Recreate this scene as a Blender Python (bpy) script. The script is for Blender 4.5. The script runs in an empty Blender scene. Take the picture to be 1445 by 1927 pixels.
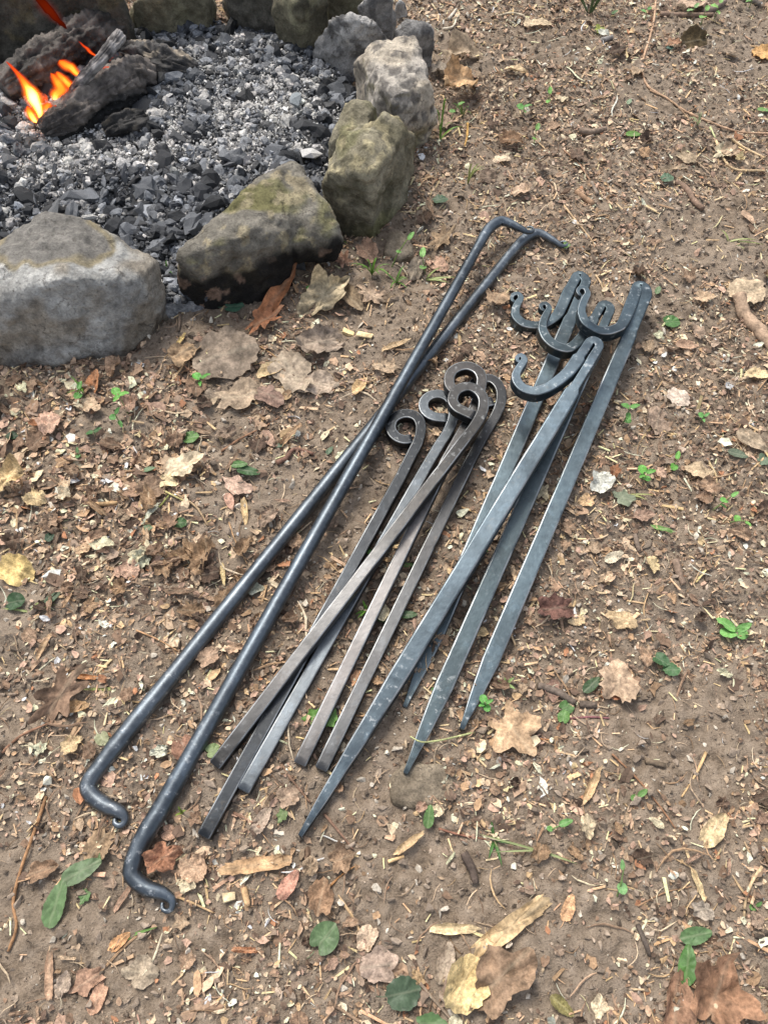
import bpy, bmesh, math, random
import numpy as np
from mathutils import Vector, Matrix

# ------------------------------------------------------------------ camera, sky, sun, exposure
SC = bpy.context.scene
COL = SC.collection
CAM_H = 0.90
PITCH = math.radians(62.0)
FPX = 1448.0
cam_d = bpy.data.cameras.new('camera')
cam = bpy.data.objects.new('camera', cam_d)
COL.objects.link(cam)
cam.location = (0, 0, CAM_H)
cam.rotation_euler = (math.pi / 2 - PITCH, 0, 0)
cam_d.sensor_fit = 'VERTICAL'
cam_d.sensor_height = 24.0
cam_d.lens = 24.0 * FPX / 1927.0
cam_d.clip_start = 0.02
cam_d.clip_end = 400.0
SC.camera = cam

SUN_EL, SUN_AZ = math.radians(58), math.radians(-28)      # azimuth from +Y, towards +X
w = bpy.data.worlds.new('World')
SC.world = w
w.use_nodes = True
nt = w.node_tree
nt.nodes.clear()
sky = nt.nodes.new('ShaderNodeTexSky')
sky.sky_type = 'NISHITA'
sky.sun_disc = False
sky.sun_elevation = SUN_EL
sky.sun_rotation = SUN_AZ
sky.air_density = 1.0
sky.dust_density = 3.0
sky.ozone_density = 0.6
bg = nt.nodes.new('ShaderNodeBackground')
bg.inputs['Strength'].default_value = 0.12
wo = nt.nodes.new('ShaderNodeOutputWorld')
hs = nt.nodes.new('ShaderNodeHueSaturation')            # thin high overcast: paler than a clear sky all over
hs.inputs['Saturation'].default_value = 0.45
nt.links.new(sky.outputs[0], hs.inputs['Color'])
nt.links.new(hs.outputs[0], bg.inputs[0])
nt.links.new(bg.outputs[0], wo.inputs[0])

sd = bpy.data.lights.new('sun', 'SUN')
sd.energy = 1.5
sd.angle = math.radians(18)
sd.color = (1.0, 0.93, 0.82)
so = bpy.data.objects.new('sun', sd)
COL.objects.link(so)
sun_dir = Vector((math.sin(SUN_AZ) * math.cos(SUN_EL), math.cos(SUN_AZ) * math.cos(SUN_EL), math.sin(SUN_EL)))
so.rotation_euler = (-sun_dir).to_track_quat('-Z', 'Y').to_euler()

SC.view_settings.view_transform = 'Standard'
SC.view_settings.look = 'None'
SC.view_settings.exposure = 1.1
SC.view_settings.gamma = 1.0
SC.view_settings.use_curve_mapping = False

# ------------------------------------------------------------------ helpers
rng = np.random.default_rng(7)
random.seed(11)
_F = np.array([0, math.cos(PITCH), -math.sin(PITCH)])
_U = np.array([0, math.sin(PITCH), math.cos(PITCH)])
_R = np.array([1.0, 0, 0])

def P(px, py, z=0.0):
    """pixel of the photograph -> point on the level z"""
    d = _F + _R * ((px - 722.5) / FPX) - _U * ((py - 963.5) / FPX)
    t = (z - CAM_H) / d[2]
    return np.array([0, 0, CAM_H]) + d * t

def mpp(px, py):
    """metres for one pixel on the ground there"""
    d = np.linalg.norm(P(px + 1, py) - P(px, py))
    return d

def pixel_of(p):
    p = np.asarray(p, float)
    v = p - np.array([0, 0, CAM_H])
    z = v @ _F
    return 722.5 + FPX * v[..., 0] / z, 963.5 - FPX * (v @ _U) / z

def _hash(ix, iy, iz, s):
    n = (ix.astype(np.int64) * 374761393 + iy.astype(np.int64) * 668265263 + iz.astype(np.int64) * 2147483647 + s * 1274126177) & 0xFFFFFFFF
    n = ((n ^ (n >> 13)) * 1274126177) & 0xFFFFFFFF
    n = ((n ^ (n >> 16)) * 2246822519) & 0xFFFFFFFF
    n = n ^ (n >> 15)
    return (n & 0xFFFFFF) / float(0xFFFFFF) * 2 - 1

def vnoise(p, s=0):
    p = np.asarray(p, float)
    i = np.floor(p).astype(np.int64)
    f = p - i
    f = f * f * f * (f * (f * 6 - 15) + 10)
    r = 0
    for dx in (0, 1):
        wx = f[:, 0] if dx else 1 - f[:, 0]
        for dy in (0, 1):
            wy = f[:, 1] if dy else 1 - f[:, 1]
            for dz in (0, 1):
                wz = f[:, 2] if dz else 1 - f[:, 2]
                r = r + wx * wy * wz * _hash(i[:, 0] + dx, i[:, 1] + dy, i[:, 2] + dz, s)
    return r

def fbm(p, s=0, octv=4, gain=0.5):
    p = np.asarray(p, float)
    a, r = 1.0, 0
    for k in range(octv):
        r = r + a * vnoise(p, s + k * 17)
        p = p * 2.03 + 11.7
        a *= gain
    return r

PIT_C = np.array([-0.402, 1.198])
PIT_R = 0.385

def ground_z(x, y):
    x = np.atleast_1d(np.asarray(x, float)); y = np.atleast_1d(np.asarray(y, float))
    p = np.stack([x, y, np.zeros_like(x)], 1)
    z = 0.006 * vnoise(p * 4.0, 3) + 0.0045 * vnoise(p * 16, 4)
    z = z + 0.0034 * fbm(p * 55, 5, 2)
    c = vnoise(p * 110, 9)
    z = z + 0.0030 * np.clip(c, -0.2, 1)
    return z

def gz(x, y):
    return float(ground_z([x], [y])[0])

def G(px, py, lift=0.0):
    p = P(px, py, 0)
    p[2] = gz(p[0], p[1]) + lift
    return p

def new_mesh(name, verts, faces, smooth=False):
    me = bpy.data.meshes.new(name)
    me.from_pydata([tuple(v) for v in verts], [], faces)
    if smooth:
        me.polygons.foreach_set('use_smooth', [True] * len(me.polygons))
    me.update()
    return me

def fast_mesh(name, verts, faces, cols=None, smooth=False):
    """verts (n,3) array, faces (m,k) array of one size, optional colour for each vertex"""
    me = bpy.data.meshes.new(name)
    verts = np.asarray(verts, np.float32); faces = np.asarray(faces, np.int32)
    m, k = faces.shape
    me.vertices.add(len(verts)); me.vertices.foreach_set('co', verts.ravel())
    me.loops.add(m * k); me.loops.foreach_set('vertex_index', faces.ravel())
    me.polygons.add(m)
    me.polygons.foreach_set('loop_start', np.arange(0, m * k, k, dtype=np.int32))
    me.polygons.foreach_set('loop_total', np.full(m, k, np.int32))
    me.polygons.foreach_set('use_smooth', np.full(m, smooth, bool))
    me.update(calc_edges=True); me.validate()
    if cols is not None:
        set_col(me, cols)
    return me

def set_col(me, cols):
    a = me.color_attributes.new('Col', 'FLOAT_COLOR', 'POINT')
    c = np.ones((len(me.vertices), 4), np.float32); c[:, :3] = cols
    a.data.foreach_set('color', c.ravel())

def link(name, me, mat=None, parent=None):
    o = bpy.data.objects.new(name, me)
    COL.objects.link(o)
    if mat is not None and me is not None and len(me.materials) == 0:
        me.materials.append(mat)
    if parent is not None:
        o.parent = parent
    return o

def tag(o, label, cat=None, group=None, kind=None):
    o['label'] = label
    if cat: o['category'] = cat
    if group: o['group'] = group
    if kind: o['kind'] = kind
    return o

def empty(name, loc=(0, 0, 0)):
    o = bpy.data.objects.new(name, None)
    o.empty_display_size = 0.02
    o.location = loc
    COL.objects.link(o)
    return o

def srgb(r, g, b):
    f = lambda c: c / 12.92 if c <= 0.04045 else ((c + 0.055) / 1.055) ** 2.4
    return (f(r / 255), f(g / 255), f(b / 255))

# ------------------------------------------------------------------ materials
def mat_new(name):
    m = bpy.data.materials.new(name)
    m.use_nodes = True
    n = m.node_tree
    b = n.nodes['Principled BSDF']
    return m, n, b

def nd(n, typ, **kw):
    x = n.nodes.new(typ)
    for k, v in kw.items():
        if k.startswith('i_'):
            x.inputs[k[2:].replace('_', ' ')].default_value = v
        else:
            setattr(x, k, v)
    return x

def noise(n, scale, detail=4, rough=0.55, coord=None):
    x = nd(n, 'ShaderNodeTexNoise')
    x.inputs['Scale'].default_value = scale
    x.inputs['Detail'].default_value = detail
    x.inputs['Roughness'].default_value = rough
    if coord is not None:
        n.links.new(coord, x.inputs['Vector'])
    return x

def ramp(n, src, stops):
    r = nd(n, 'ShaderNodeValToRGB')
    e = r.color_ramp.elements
    while len(e) > 1: e.remove(e[-1])
    for i, (p, c) in enumerate(stops):
        el = e[0] if i == 0 else e.new(p)
        el.position = p
        c = (c, c, c) if not isinstance(c, (tuple, list)) else c
        el.color = (c[0], c[1], c[2], 1)
    n.links.new(src, r.inputs[0])
    return r

def mix(n, a, b, fac, blend='MIX'):
    x = nd(n, 'ShaderNodeMix', data_type='RGBA', blend_type=blend)
    for v, i in ((a, 6), (b, 7), (fac, 0)):
        if hasattr(v, 'links') or hasattr(v, 'is_output'):
            n.links.new(v, x.inputs[i])
        elif i == 0:
            x.inputs[0].default_value = v
        else:
            x.inputs[i].default_value = (v[0], v[1], v[2], 1)
    return x.outputs[2]

def math_n(n, op, a, b=None):
    x = nd(n, 'ShaderNodeMath', operation=op)
    for i, v in enumerate((a, b)):
        if v is None: continue
        if hasattr(v, 'is_output'): n.links.new(v, x.inputs[i])
        else: x.inputs[i].default_value = v
    return x.outputs[0]

def bump(n, b, src, strength, dist, prev=None):
    x = nd(n, 'ShaderNodeBump')
    x.inputs['Strength'].default_value = strength
    x.inputs['Distance'].default_value = dist
    n.links.new(src, x.inputs['Height'])
    if prev is not None: n.links.new(prev, x.inputs['Normal'])
    n.links.new(x.outputs[0], b.inputs['Normal'])
    return x.outputs[0]

def mat_soil():
    m, n, b = mat_new('soil')
    co = nd(n, 'ShaderNodeTexCoord').outputs['Object']
    n1 = noise(n, 5, 5, 0.6, co); n2 = noise(n, 60, 6, 0.65, co); n3 = noise(n, 420, 4, 0.6, co)
    c1 = ramp(n, n2.outputs[0], [(0.28, (0.080, 0.061, 0.045)), (0.45, (0.192, 0.148, 0.108)), (0.62, (0.278, 0.221, 0.167)), (0.8, (0.38, 0.315, 0.25))])
    c2 = mix(n, c1.outputs[0], (0.275, 0.226, 0.178), ramp(n, n1.outputs[0], [(0.42, 0.0), (0.68, 0.55)]).outputs[0])
    c3 = mix(n, c2, (0.40, 0.32, 0.245), ramp(n, n3.outputs[0], [(0.62, 0.0), (0.72, 0.7)]).outputs[0])
    c4 = mix(n, c3, (0.065, 0.046, 0.034), ramp(n, n3.outputs[0], [(0.32, 0.65), (0.43, 0.0)]).outputs[0])
    n.links.new(c4, b.inputs['Base Color'])
    b.inputs['Roughness'].default_value = 0.95
    b.inputs['Specular IOR Level'].default_value = 0.15
    p = bump(n, b, n2.outputs[0], 0.9, 0.006)
    bump(n, b, n3.outputs[0], 0.9, 0.0022, p)
    return m

def mat_vcol(name, rough=0.85, scale=300, amt=0.35, bump_d=0.0006, spec=0.25, rand=False):
    """colour from the vertex colours of the pieces, broken up by fine grain"""
    m, n, b = mat_new(name)
    co = nd(n, 'ShaderNodeTexCoord').outputs['Object']
    at = nd(n, 'ShaderNodeVertexColor', layer_name='Col')
    ns = noise(n, scale, 5, 0.65, co)
    k = ramp(n, ns.outputs[0], [(0.3, 1 - amt), (0.7, 1 + amt)])
    c = mix(n, at.outputs[0], k.outputs[0], 1.0, 'MULTIPLY')
    n.links.new(c, b.inputs['Base Color'])
    b.inputs['Roughness'].default_value = rough
    b.inputs['Specular IOR Level'].default_value = spec
    bump(n, b, ns.outputs[0], 0.6, bump_d)
    return m

def mat_obcol(name, rough=0.8, scale=250, amt=0.4, bump_d=0.0006, spec=0.25, veins=False, trans=0.0):
    """colour from the object, broken up by grain; used for things that share a mesh"""
    m, n, b = mat_new(name)
    tc = nd(n, 'ShaderNodeTexCoord').outputs['Object']
    oi = nd(n, 'ShaderNodeObjectInfo')
    vm = nd(n, 'ShaderNodeVectorMath', operation='ADD')
    sc_ = nd(n, 'ShaderNodeVectorMath', operation='SCALE')
    sc_.inputs[0].default_value = (3.1, 1.7, 2.3)
    n.links.new(oi.outputs['Random'], sc_.inputs['Scale'])
    n.links.new(tc, vm.inputs[0]); n.links.new(sc_.outputs[0], vm.inputs[1])
    co = vm.outputs[0]
    n1 = noise(n, scale, 5, 0.65, co); n2 = noise(n, scale * 0.22, 4, 0.6, co)
    k = ramp(n, n1.outputs[0], [(0.3, 1 - amt), (0.7, 1 + amt * 0.7)])
    k2 = ramp(n, n2.outputs[0], [(0.33, 1 - amt), (0.66, 1 + amt * 0.6)])
    c = mix(n, oi.outputs['Color'], k.outputs[0], 1.0, 'MULTIPLY')
    c = mix(n, c, k2.outputs[0], 1.0, 'MULTIPLY')
    h = n1.outputs[0]
    if veins:
        sx = nd(n, 'ShaderNodeSeparateXYZ'); n.links.new(tc, sx.inputs[0])
        ay = math_n(n, 'ABSOLUTE', sx.outputs[1])
        mid = ramp(n, ay, [(0.0002, 1.0), (0.0009, 0.0)]).outputs[0]
        ph = math_n(n, 'SUBTRACT', sx.outputs[0], math_n(n, 'MULTIPLY', ay, 0.9))
        sw = math_n(n, 'SINE', math_n(n, 'MULTIPLY', ph, 720.0))
        sv = ramp(n, sw, [(0.95, 0.0), (1.0, 0.3)]).outputs[0]
        vv = math_n(n, 'MAXIMUM', mid, sv)
        c = mix(n, c, mix(n, c, (0.75, 0.68, 0.5), 0.45), math_n(n, 'MULTIPLY', vv, 0.22))
        h = math_n(n, 'ADD', math_n(n, 'MULTIPLY', vv, 0.35), n1.outputs[0])
    n.links.new(c, b.inputs['Base Color'])
    b.inputs['Roughness'].default_value = rough
    b.inputs['Specular IOR Level'].default_value = spec
    bump(n, b, h, 0.7, bump_d)
    if trans:
        tr = nd(n, 'ShaderNodeBsdfTranslucent'); n.links.new(c, tr.inputs[0])
        mx = nd(n, 'ShaderNodeMixShader'); mx.inputs[0].default_value = trans
        n.links.new(b.outputs[0], mx.inputs[1]); n.links.new(tr.outputs[0], mx.inputs[2])
        n.links.new(mx.outputs[0], n.nodes['Material Output'].inputs[0])
    return m

def mat_rock():
    m, n, b = mat_new('stone')
    co = nd(n, 'ShaderNodeTexCoord').outputs['Object']
    at = nd(n, 'ShaderNodeVertexColor', layer_name='Col')
    n0 = noise(n, 24, 9, 0.72, co); n1 = noise(n, 70, 9, 0.72, co); n2 = noise(n, 330, 5, 0.65, co)
    vo = nd(n, 'ShaderNodeTexVoronoi'); vo.inputs['Scale'].default_value = 120; n.links.new(co, vo.inputs['Vector'])
    cr = nd(n, 'ShaderNodeTexVoronoi', feature='DISTANCE_TO_EDGE'); cr.inputs['Scale'].default_value = 17
    dv = nd(n, 'ShaderNodeVectorMath', operation='ADD')
    ds = nd(n, 'ShaderNodeVectorMath', operation='SCALE'); ds.inputs['Scale'].default_value = 0.05
    n.links.new(n0.outputs[1], ds.inputs[0]); n.links.new(co, dv.inputs[0]); n.links.new(ds.outputs[0], dv.inputs[1]); n.links.new(dv.outputs[0], cr.inputs['Vector'])
    c = mix(n, at.outputs[0], ramp(n, n0.outputs[0], [(0.34, 0.62), (0.5, 1.0), (0.66, 1.3)]).outputs[0], 1.0, 'MULTIPLY')
    c = mix(n, c, ramp(n, n1.outputs[0], [(0.34, 0.66), (0.5, 1.0), (0.66, 1.28)]).outputs[0], 1.0, 'MULTIPLY')
    c = mix(n, c, ramp(n, n2.outputs[0], [(0.34, 0.78), (0.5, 1.0), (0.68, 1.2)]).outputs[0], 1.0, 'MULTIPLY')
    crack = ramp(n, cr.outputs['Distance'], [(0.0, 0.0), (0.03, 1.0)])
    gate = ramp(n, n0.outputs[0], [(0.52, 0.0), (0.56, 1.0)])
    ck = math_n(n, 'MULTIPLY', math_n(n, 'SUBTRACT', 1.0, crack.outputs[0]), gate.outputs[0])
    c = mix(n, c, (0.05, 0.042, 0.035), math_n(n, 'MULTIPLY', ck, 0.7))
    pit = ramp(n, vo.outputs['Distance'], [(0.10, 0.0), (0.22, 1.0)])
    pg = ramp(n, n1.outputs[0], [(0.54, 0.0), (0.6, 1.0)])
    pk = math_n(n, 'MULTIPLY', math_n(n, 'SUBTRACT', 1.0, pit.outputs[0]), pg.outputs[0])
    c = mix(n, c, (0.06, 0.052, 0.045), math_n(n, 'MULTIPLY', pk, 0.75))
    n.links.new(c, b.inputs['Base Color'])
    b.inputs['Roughness'].default_value = 0.92
    b.inputs['Specular IOR Level'].default_value = 0.15
    p = bump(n, b, n0.outputs[0], 0.9, 0.013)
    p = bump(n, b, n1.outputs[0], 1.0, 0.006, p)
    p = bump(n, b, n2.outputs[0], 0.5, 0.001, p)
    bump(n, b, math_n(n, 'ADD', ck, pk), -0.8, 0.003, p)
    return m

def mat_steel():
    m, n, b = mat_new('forged_steel')
    co = nd(n, 'ShaderNodeTexCoord').outputs['Object']
    oi = nd(n, 'ShaderNodeObjectInfo')
    at = nd(n, 'ShaderNodeVertexColor', layer_name='Col')       # red: worn edge; green: hammered end
    sep = nd(n, 'ShaderNodeSeparateColor'); n.links.new(at.outputs[0], sep.inputs[0])
    n1 = noise(n, 16, 4, 0.6, co); n2 = noise(n, 120, 6, 0.65, co); n3 = noise(n, 700, 3, 0.6, co)
    tone = math_n(n, 'MULTIPLY', sep.outputs[2], 2.0)                # blue: how thick the black scale is along the bar
    tint = mix(n, oi.outputs['Color'], tone, 1.0, 'MULTIPLY')
    base = mix(n, tint, ramp(n, n1.outputs[0], [(0.3, 0.62), (0.5, 1.0), (0.7, 1.35)]).outputs[0], 1.0, 'MULTIPLY')
    base = mix(n, base, ramp(n, n2.outputs[0], [(0.3, 0.84), (0.5, 1.0), (0.72, 1.16)]).outputs[0], 1.0, 'MULTIPLY')
    # scale flaked off in patches with crisp edges
    fl = ramp(n, noise(n, 34, 5, 0.6, co).outputs[0], [(0.60, 0.0), (0.61, 0.4)])
    base = mix(n, base, mix(n, base, (1.35, 1.4, 1.45), 1.0, 'MULTIPLY'), fl.outputs[0])
    ox = ramp(n, noise(n, 9, 4, 0.6, co).outputs[0], [(0.56, 0.0), (0.72, 0.35)])
    base = mix(n, base, mix(n, base, (1.08, 0.96, 0.90), 1.0, 'MULTIPLY'), ox.outputs[0])
    rust = ramp(n, noise(n, 70, 4, 0.6, co).outputs[0], [(0.735, 0.0), (0.79, 0.8)])
    base = mix(n, base, (0.33, 0.22, 0.10), rust.outputs[0])
    dust = ramp(n, noise(n, 48, 7, 0.72, co).outputs[0], [(0.60, 0.0), (0.74, 0.35)])
    base = mix(n, base, (0.15, 0.125, 0.10), dust.outputs[0])
    edge = math_n(n, 'MULTIPLY', sep.outputs[0], ramp(n, noise(n, 20, 3, 0.5, co).outputs[0], [(0.42, 0.12), (0.60, 0.7)]).outputs[0])
    ham = math_n(n, 'MULTIPLY', sep.outputs[1], ramp(n, n2.outputs[0], [(0.58, 0.0), (0.66, 0.6)]).outputs[0])
    base = mix(n, base, (0.44, 0.46, 0.475), math_n(n, 'MAXIMUM', edge, ham))
    n.links.new(base, b.inputs['Base Color'])
    b.inputs['Metallic'].default_value = 0.85
    r = ramp(n, n2.outputs[0], [(0.3, 0.33), (0.7, 0.52)])
    n.links.new(r.outputs[0], b.inputs['Roughness'])
    p = bump(n, b, n2.outputs[0], 0.22, 0.0011)
    p = bump(n, b, n1.outputs[0], 0.3, 0.003, p)
    bump(n, b, n3.outputs[0], 0.2, 0.0003, p)
    return m

def mat_flame():
    m, n, b = mat_new('flame')
    n.nodes.remove(b)
    out = n.nodes['Material Output']
    at = nd(n, 'ShaderNodeVertexColor', layer_name='Col')   # red: heat, green: opacity
    sep = nd(n, 'ShaderNodeSeparateColor'); n.links.new(at.outputs[0], sep.inputs[0])
    c = ramp(n, sep.outputs[0], [(0.0, (0.75, 0.045, 0.008)), (0.35, (1.0, 0.13, 0.012)), (0.75, (1.0, 0.22, 0.016)), (1.0, (1.0, 0.55, 0.13))])
    em = nd(n, 'ShaderNodeEmission'); n.links.new(c.outputs[0], em.inputs[0])
    st = math_n(n, 'ADD', math_n(n, 'MULTIPLY', math_n(n, 'POWER', sep.outputs[0], 4.0), 5.0), 0.75)
    n.links.new(st, em.inputs[1])
    tr = nd(n, 'ShaderNodeBsdfTransparent')
    mx = nd(n, 'ShaderNodeMixShader')
    n.links.new(sep.outputs[1], mx.inputs[0])
    n.links.new(tr.outputs[0], mx.inputs[1]); n.links.new(em.outputs[0], mx.inputs[2])
    n.links.new(mx.outputs[0], out.inputs[0])
    return m

def mat_wood_char():
    m, n, b = mat_new('charred_wood')
    co = nd(n, 'ShaderNodeTexCoord').outputs['Object']
    at = nd(n, 'ShaderNodeVertexColor', layer_name='Col')
    n1 = noise(n, 90, 6, 0.65, co); n2 = noise(n, 300, 4, 0.6, co)
    c = mix(n, at.outputs[0], ramp(n, n1.outputs[0], [(0.3, 0.45), (0.5, 1.0), (0.7, 1.5)]).outputs[0], 1.0, 'MULTIPLY')
    c = mix(n, c, (0.36, 0.35, 0.34), ramp(n, n2.outputs[0], [(0.63, 0.0), (0.74, 0.6)]).outputs[0])
    n.links.new(c, b.inputs['Base Color'])
    b.inputs['Roughness'].default_value = 0.75
    p = bump(n, b, n1.outputs[0], 0.9, 0.006)
    bump(n, b, n2.outputs[0], 0.6, 0.001, p)
    return m

def mat_ash():
    m, n, b = mat_new('ash')
    co = nd(n, 'ShaderNodeTexCoord').outputs['Object']
    n1 = noise(n, 9, 4, 0.6, co); n2 = noise(n, 160, 6, 0.7, co)
    c = ramp(n, n2.outputs[0], [(0.3, (0.06, 0.062, 0.066)), (0.5, (0.20, 0.20, 0.202)), (0.7, (0.40, 0.392, 0.38))])
    n.links.new(c.outputs[0], b.inputs['Base Color'])
    b.inputs['Roughness'].default_value = 1.0
    b.inputs['Specular IOR Level'].default_value = 0.1
    bump(n, b, n2.outputs[0], 0.9, 0.004)
    return m

def mat_ember():
    m, n, b = mat_new('glowing_coal')
    co = nd(n, 'ShaderNodeTexCoord').outputs['Object']
    n2 = noise(n, 90, 4, 0.6, co)
    b.inputs['Base Color'].default_value = (0.03, 0.02, 0.02, 1)
    e = ramp(n, n2.outputs[0], [(0.42, 0.0), (0.65, (1.0, 0.10, 0.012))])
    n.links.new(e.outputs[0], b.inputs['Emission Color'])
    b.inputs['Emission Strength'].default_value = 0.55
    b.inputs['Roughness'].default_value = 0.9
    return m

M = dict(soil=mat_soil(), rock=mat_rock(), steel=mat_steel(), flame=mat_flame(), char=mat_wood_char(), ash=mat_ash(), ember=mat_ember(),
         litter=mat_vcol('leaf_scrap', 0.8, 260, 0.4), coal=mat_vcol('charcoal', 0.7, 260, 0.55, 0.001),
         crumb=mat_vcol('soil_crumb', 0.95, 320, 0.35, 0.0006, 0.1),
         leaf=mat_obcol('dry_leaf', 0.78, 210, 0.5, 0.0012, 0.25, True, 0.12),
         green=mat_obcol('green_leaf', 0.5, 160, 0.22, 0.0003, 0.4, True, 0.22),
         wood=mat_obcol('twig_bark', 0.85, 300, 0.4, 0.0007), coal1=mat_obcol('charcoal_lump', 0.7, 200, 0.6, 0.0012))
# ------------------------------------------------------------------ ground
def build_ground():
    # fine sheet where the photograph looks, growing coarser out to the horizon
    def axis(lo, hi, step, far):
        core = np.arange(lo, hi + step / 2, step)
        out, d = [], step
        x = hi
        while x < far:
            d *= 1.35; x += d; out.append(x)
        neg, d, x = [], step, lo
        while x > -far:
            d *= 1.35; x -= d; neg.append(x)
        return np.array(neg[::-1] + list(core) + out)
    xs = axis(-0.95, 0.95, 0.0042, 150.0); ys = axis(-0.25, 1.85, 0.0042, 150.0)
    X, Y = np.meshgrid(xs, ys)
    x, y = X.ravel(), Y.ravel()
    z = ground_z(x, y)
    v = np.stack([x, y, z], 1)
    nx, ny = len(xs), len(ys)
    i = (np.arange(ny - 1)[:, None] * nx + np.arange(nx - 1)[None, :]).ravel()
    f = np.stack([i, i + 1, i + 1 + nx, i + nx], 1)
    me = fast_mesh('ground', v, f, smooth=True)
    o = link('ground', me, M['soil'])
    o['kind'] = 'structure'; o['label'] = 'bare brown woodland soil strewn with leaf litter'
build_ground()

def ash_z(x, y):
    x = np.atleast_1d(np.asarray(x, float)); y = np.atleast_1d(np.asarray(y, float))
    p = np.stack([x, y, np.zeros_like(x)], 1)
    d = np.hypot(x - PIT_C[0], y - PIT_C[1]) / PIT_R
    return 0.026 - 0.014 * d ** 2 + 0.010 * vnoise(p * 9, 41) + 0.006 * vnoise(p * 26, 42) + 0.003 * vnoise(p * 80, 43)

def build_ash():
    nr, na = 70, 200
    vs = [[PIT_C[0], PIT_C[1]]]
    for i in range(1, nr + 1):
        for k in range(na):
            a = 2 * math.pi * k / na
            r = PIT_R * i / nr
            vs.append([PIT_C[0] + r * math.cos(a), PIT_C[1] + r * math.sin(a)])
    vs = np.array(vs)
    z = ash_z(vs[:, 0], vs[:, 1])
    z[-na:] = -0.02
    v = np.column_stack([vs, z])
    f = [(0, 1 + k, 1 + (k + 1) % na) for k in range(na)]
    for i in range(nr - 1):
        for k in range(na):
            a = 1 + i * na + k; b_ = 1 + i * na + (k + 1) % na
            f.append((a, a + na, b_ + na, b_))
    me = new_mesh('ash_bed', v, f, True)
    o = link('ash_bed', me, M['ash'])
    tag(o, 'powdery grey ash filling the stone fire ring', kind='structure')
build_ash()

# ------------------------------------------------------------------ forged iron
def frames(pts):
    t = np.gradient(pts, axis=0)
    t /= np.linalg.norm(t, axis=1)[:, None]
    return t

def catmull(pts, step):
    pts = np.asarray(pts, float)
    q = np.vstack([2 * pts[0] - pts[1], pts, 2 * pts[-1] - pts[-2]])
    out = []
    for i in range(1, len(q) - 2):
        p0, p1, p2, p3 = q[i - 1:i + 3]
        a = max(np.linalg.norm(p1 - p0), 1e-5) ** .5; b = max(np.linalg.norm(p2 - p1), 1e-5) ** .5; c = max(np.linalg.norm(p3 - p2), 1e-5) ** .5
        n = max(2, int(np.linalg.norm(p2[:3] - p1[:3]) / step))
        t0, t1, t2, t3 = 0, a, a + b, a + b + c
        for t in np.linspace(t1, t2, n, endpoint=False):
            A1 = (t1 - t) / (t1 - t0) * p0 + (t - t0) / (t1 - t0) * p1
            A2 = (t2 - t) / (t2 - t1) * p1 + (t - t1) / (t2 - t1) * p2
            A3 = (t3 - t) / (t3 - t2) * p2 + (t - t2) / (t3 - t2) * p3
            B1 = (t2 - t) / (t2 - t0) * A1 + (t - t0) / (t2 - t0) * A2
            B2 = (t3 - t) / (t3 - t1) * A2 + (t - t1) / (t3 - t1) * A3
            out.append((t2 - t) / (t2 - t1) * B1 + (t - t1) / (t2 - t1) * B2)
    out.append(q[-2])
    return np.array(out)

def line_pts(a, b, step):
    n = max(2, int(np.linalg.norm(np.asarray(b)[:3] - np.asarray(a)[:3]) / step))
    return np.array([np.asarray(a) + (np.asarray(b) - np.asarray(a)) * k / n for k in range(n)])

def square_profile(ch=0.11, ins=0.24):
    """16 points round a square of half-width 1: chamfered corners (worn) and points just inside each face"""
    pts, worn = [], []
    base = [(1, -1 + ch, 1), (1, -1 + ins, 0), (1, 1 - ins, 0), (1, 1 - ch, 1)]
    for k in range(4):
        c, s = math.cos(k * math.pi / 2), math.sin(k * math.pi / 2)
        for x, y, wv in base:
            pts.append((x * c - y * s, x * s + y * c)); worn.append(wv)
    return np.array(pts), np.array(worn, float)

def round_profile(n=18):
    a = np.arange(n) * 2 * math.pi / n
    return np.stack([np.cos(a), np.sin(a)], 1), np.zeros(n)

def sweep(C, W, H, prof, ham, seed, rough_amp=0.0005, tone=None, dull=None):
    """rings of a bar: C centre line (n,3), W and H half sizes (n,), ham (n,) how hammered"""
    pp, worn = prof
    t = frames(C)
    up = np.array([0, 0, 1.0])
    side = np.cross(t, up); side /= np.maximum(np.linalg.norm(side, axis=1), 1e-6)[:, None]
    upv = np.cross(side, t)
    n, k = len(C), len(pp)
    V = C[:, None, :] + side[:, None, :] * (pp[None, :, 0, None] * W[:, None, None]) + upv[:, None, :] * (pp[None, :, 1, None] * H[:, None, None])
    flat = V.reshape(-1, 3)
    nrm = (V - C[:, None, :]); nrm = (nrm / np.linalg.norm(nrm, axis=2)[:, :, None]).reshape(-1, 3)
    amp = np.repeat(rough_amp * (0.35 + 2.0 * ham), k)
    flat = flat + nrm * (amp * 0.9 * vnoise(flat * 34, seed) + 0.0004 * np.repeat(np.clip(ham - 0.3, 0, 1), k) * vnoise(flat * 120, seed + 5))[:, None]
    col = np.zeros((n * k, 3))
    col[:, 0] = np.tile(worn, n)
    col[:, 1] = np.repeat(ham, k)
    col[:, 2] = 0.5 if tone is None else np.repeat(tone, k) * 0.5
    if dull is not None: col[:, 0] *= np.repeat(1 - dull, k)
    return flat.reshape(n, k, 3), col.reshape(n, k, 3)

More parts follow.
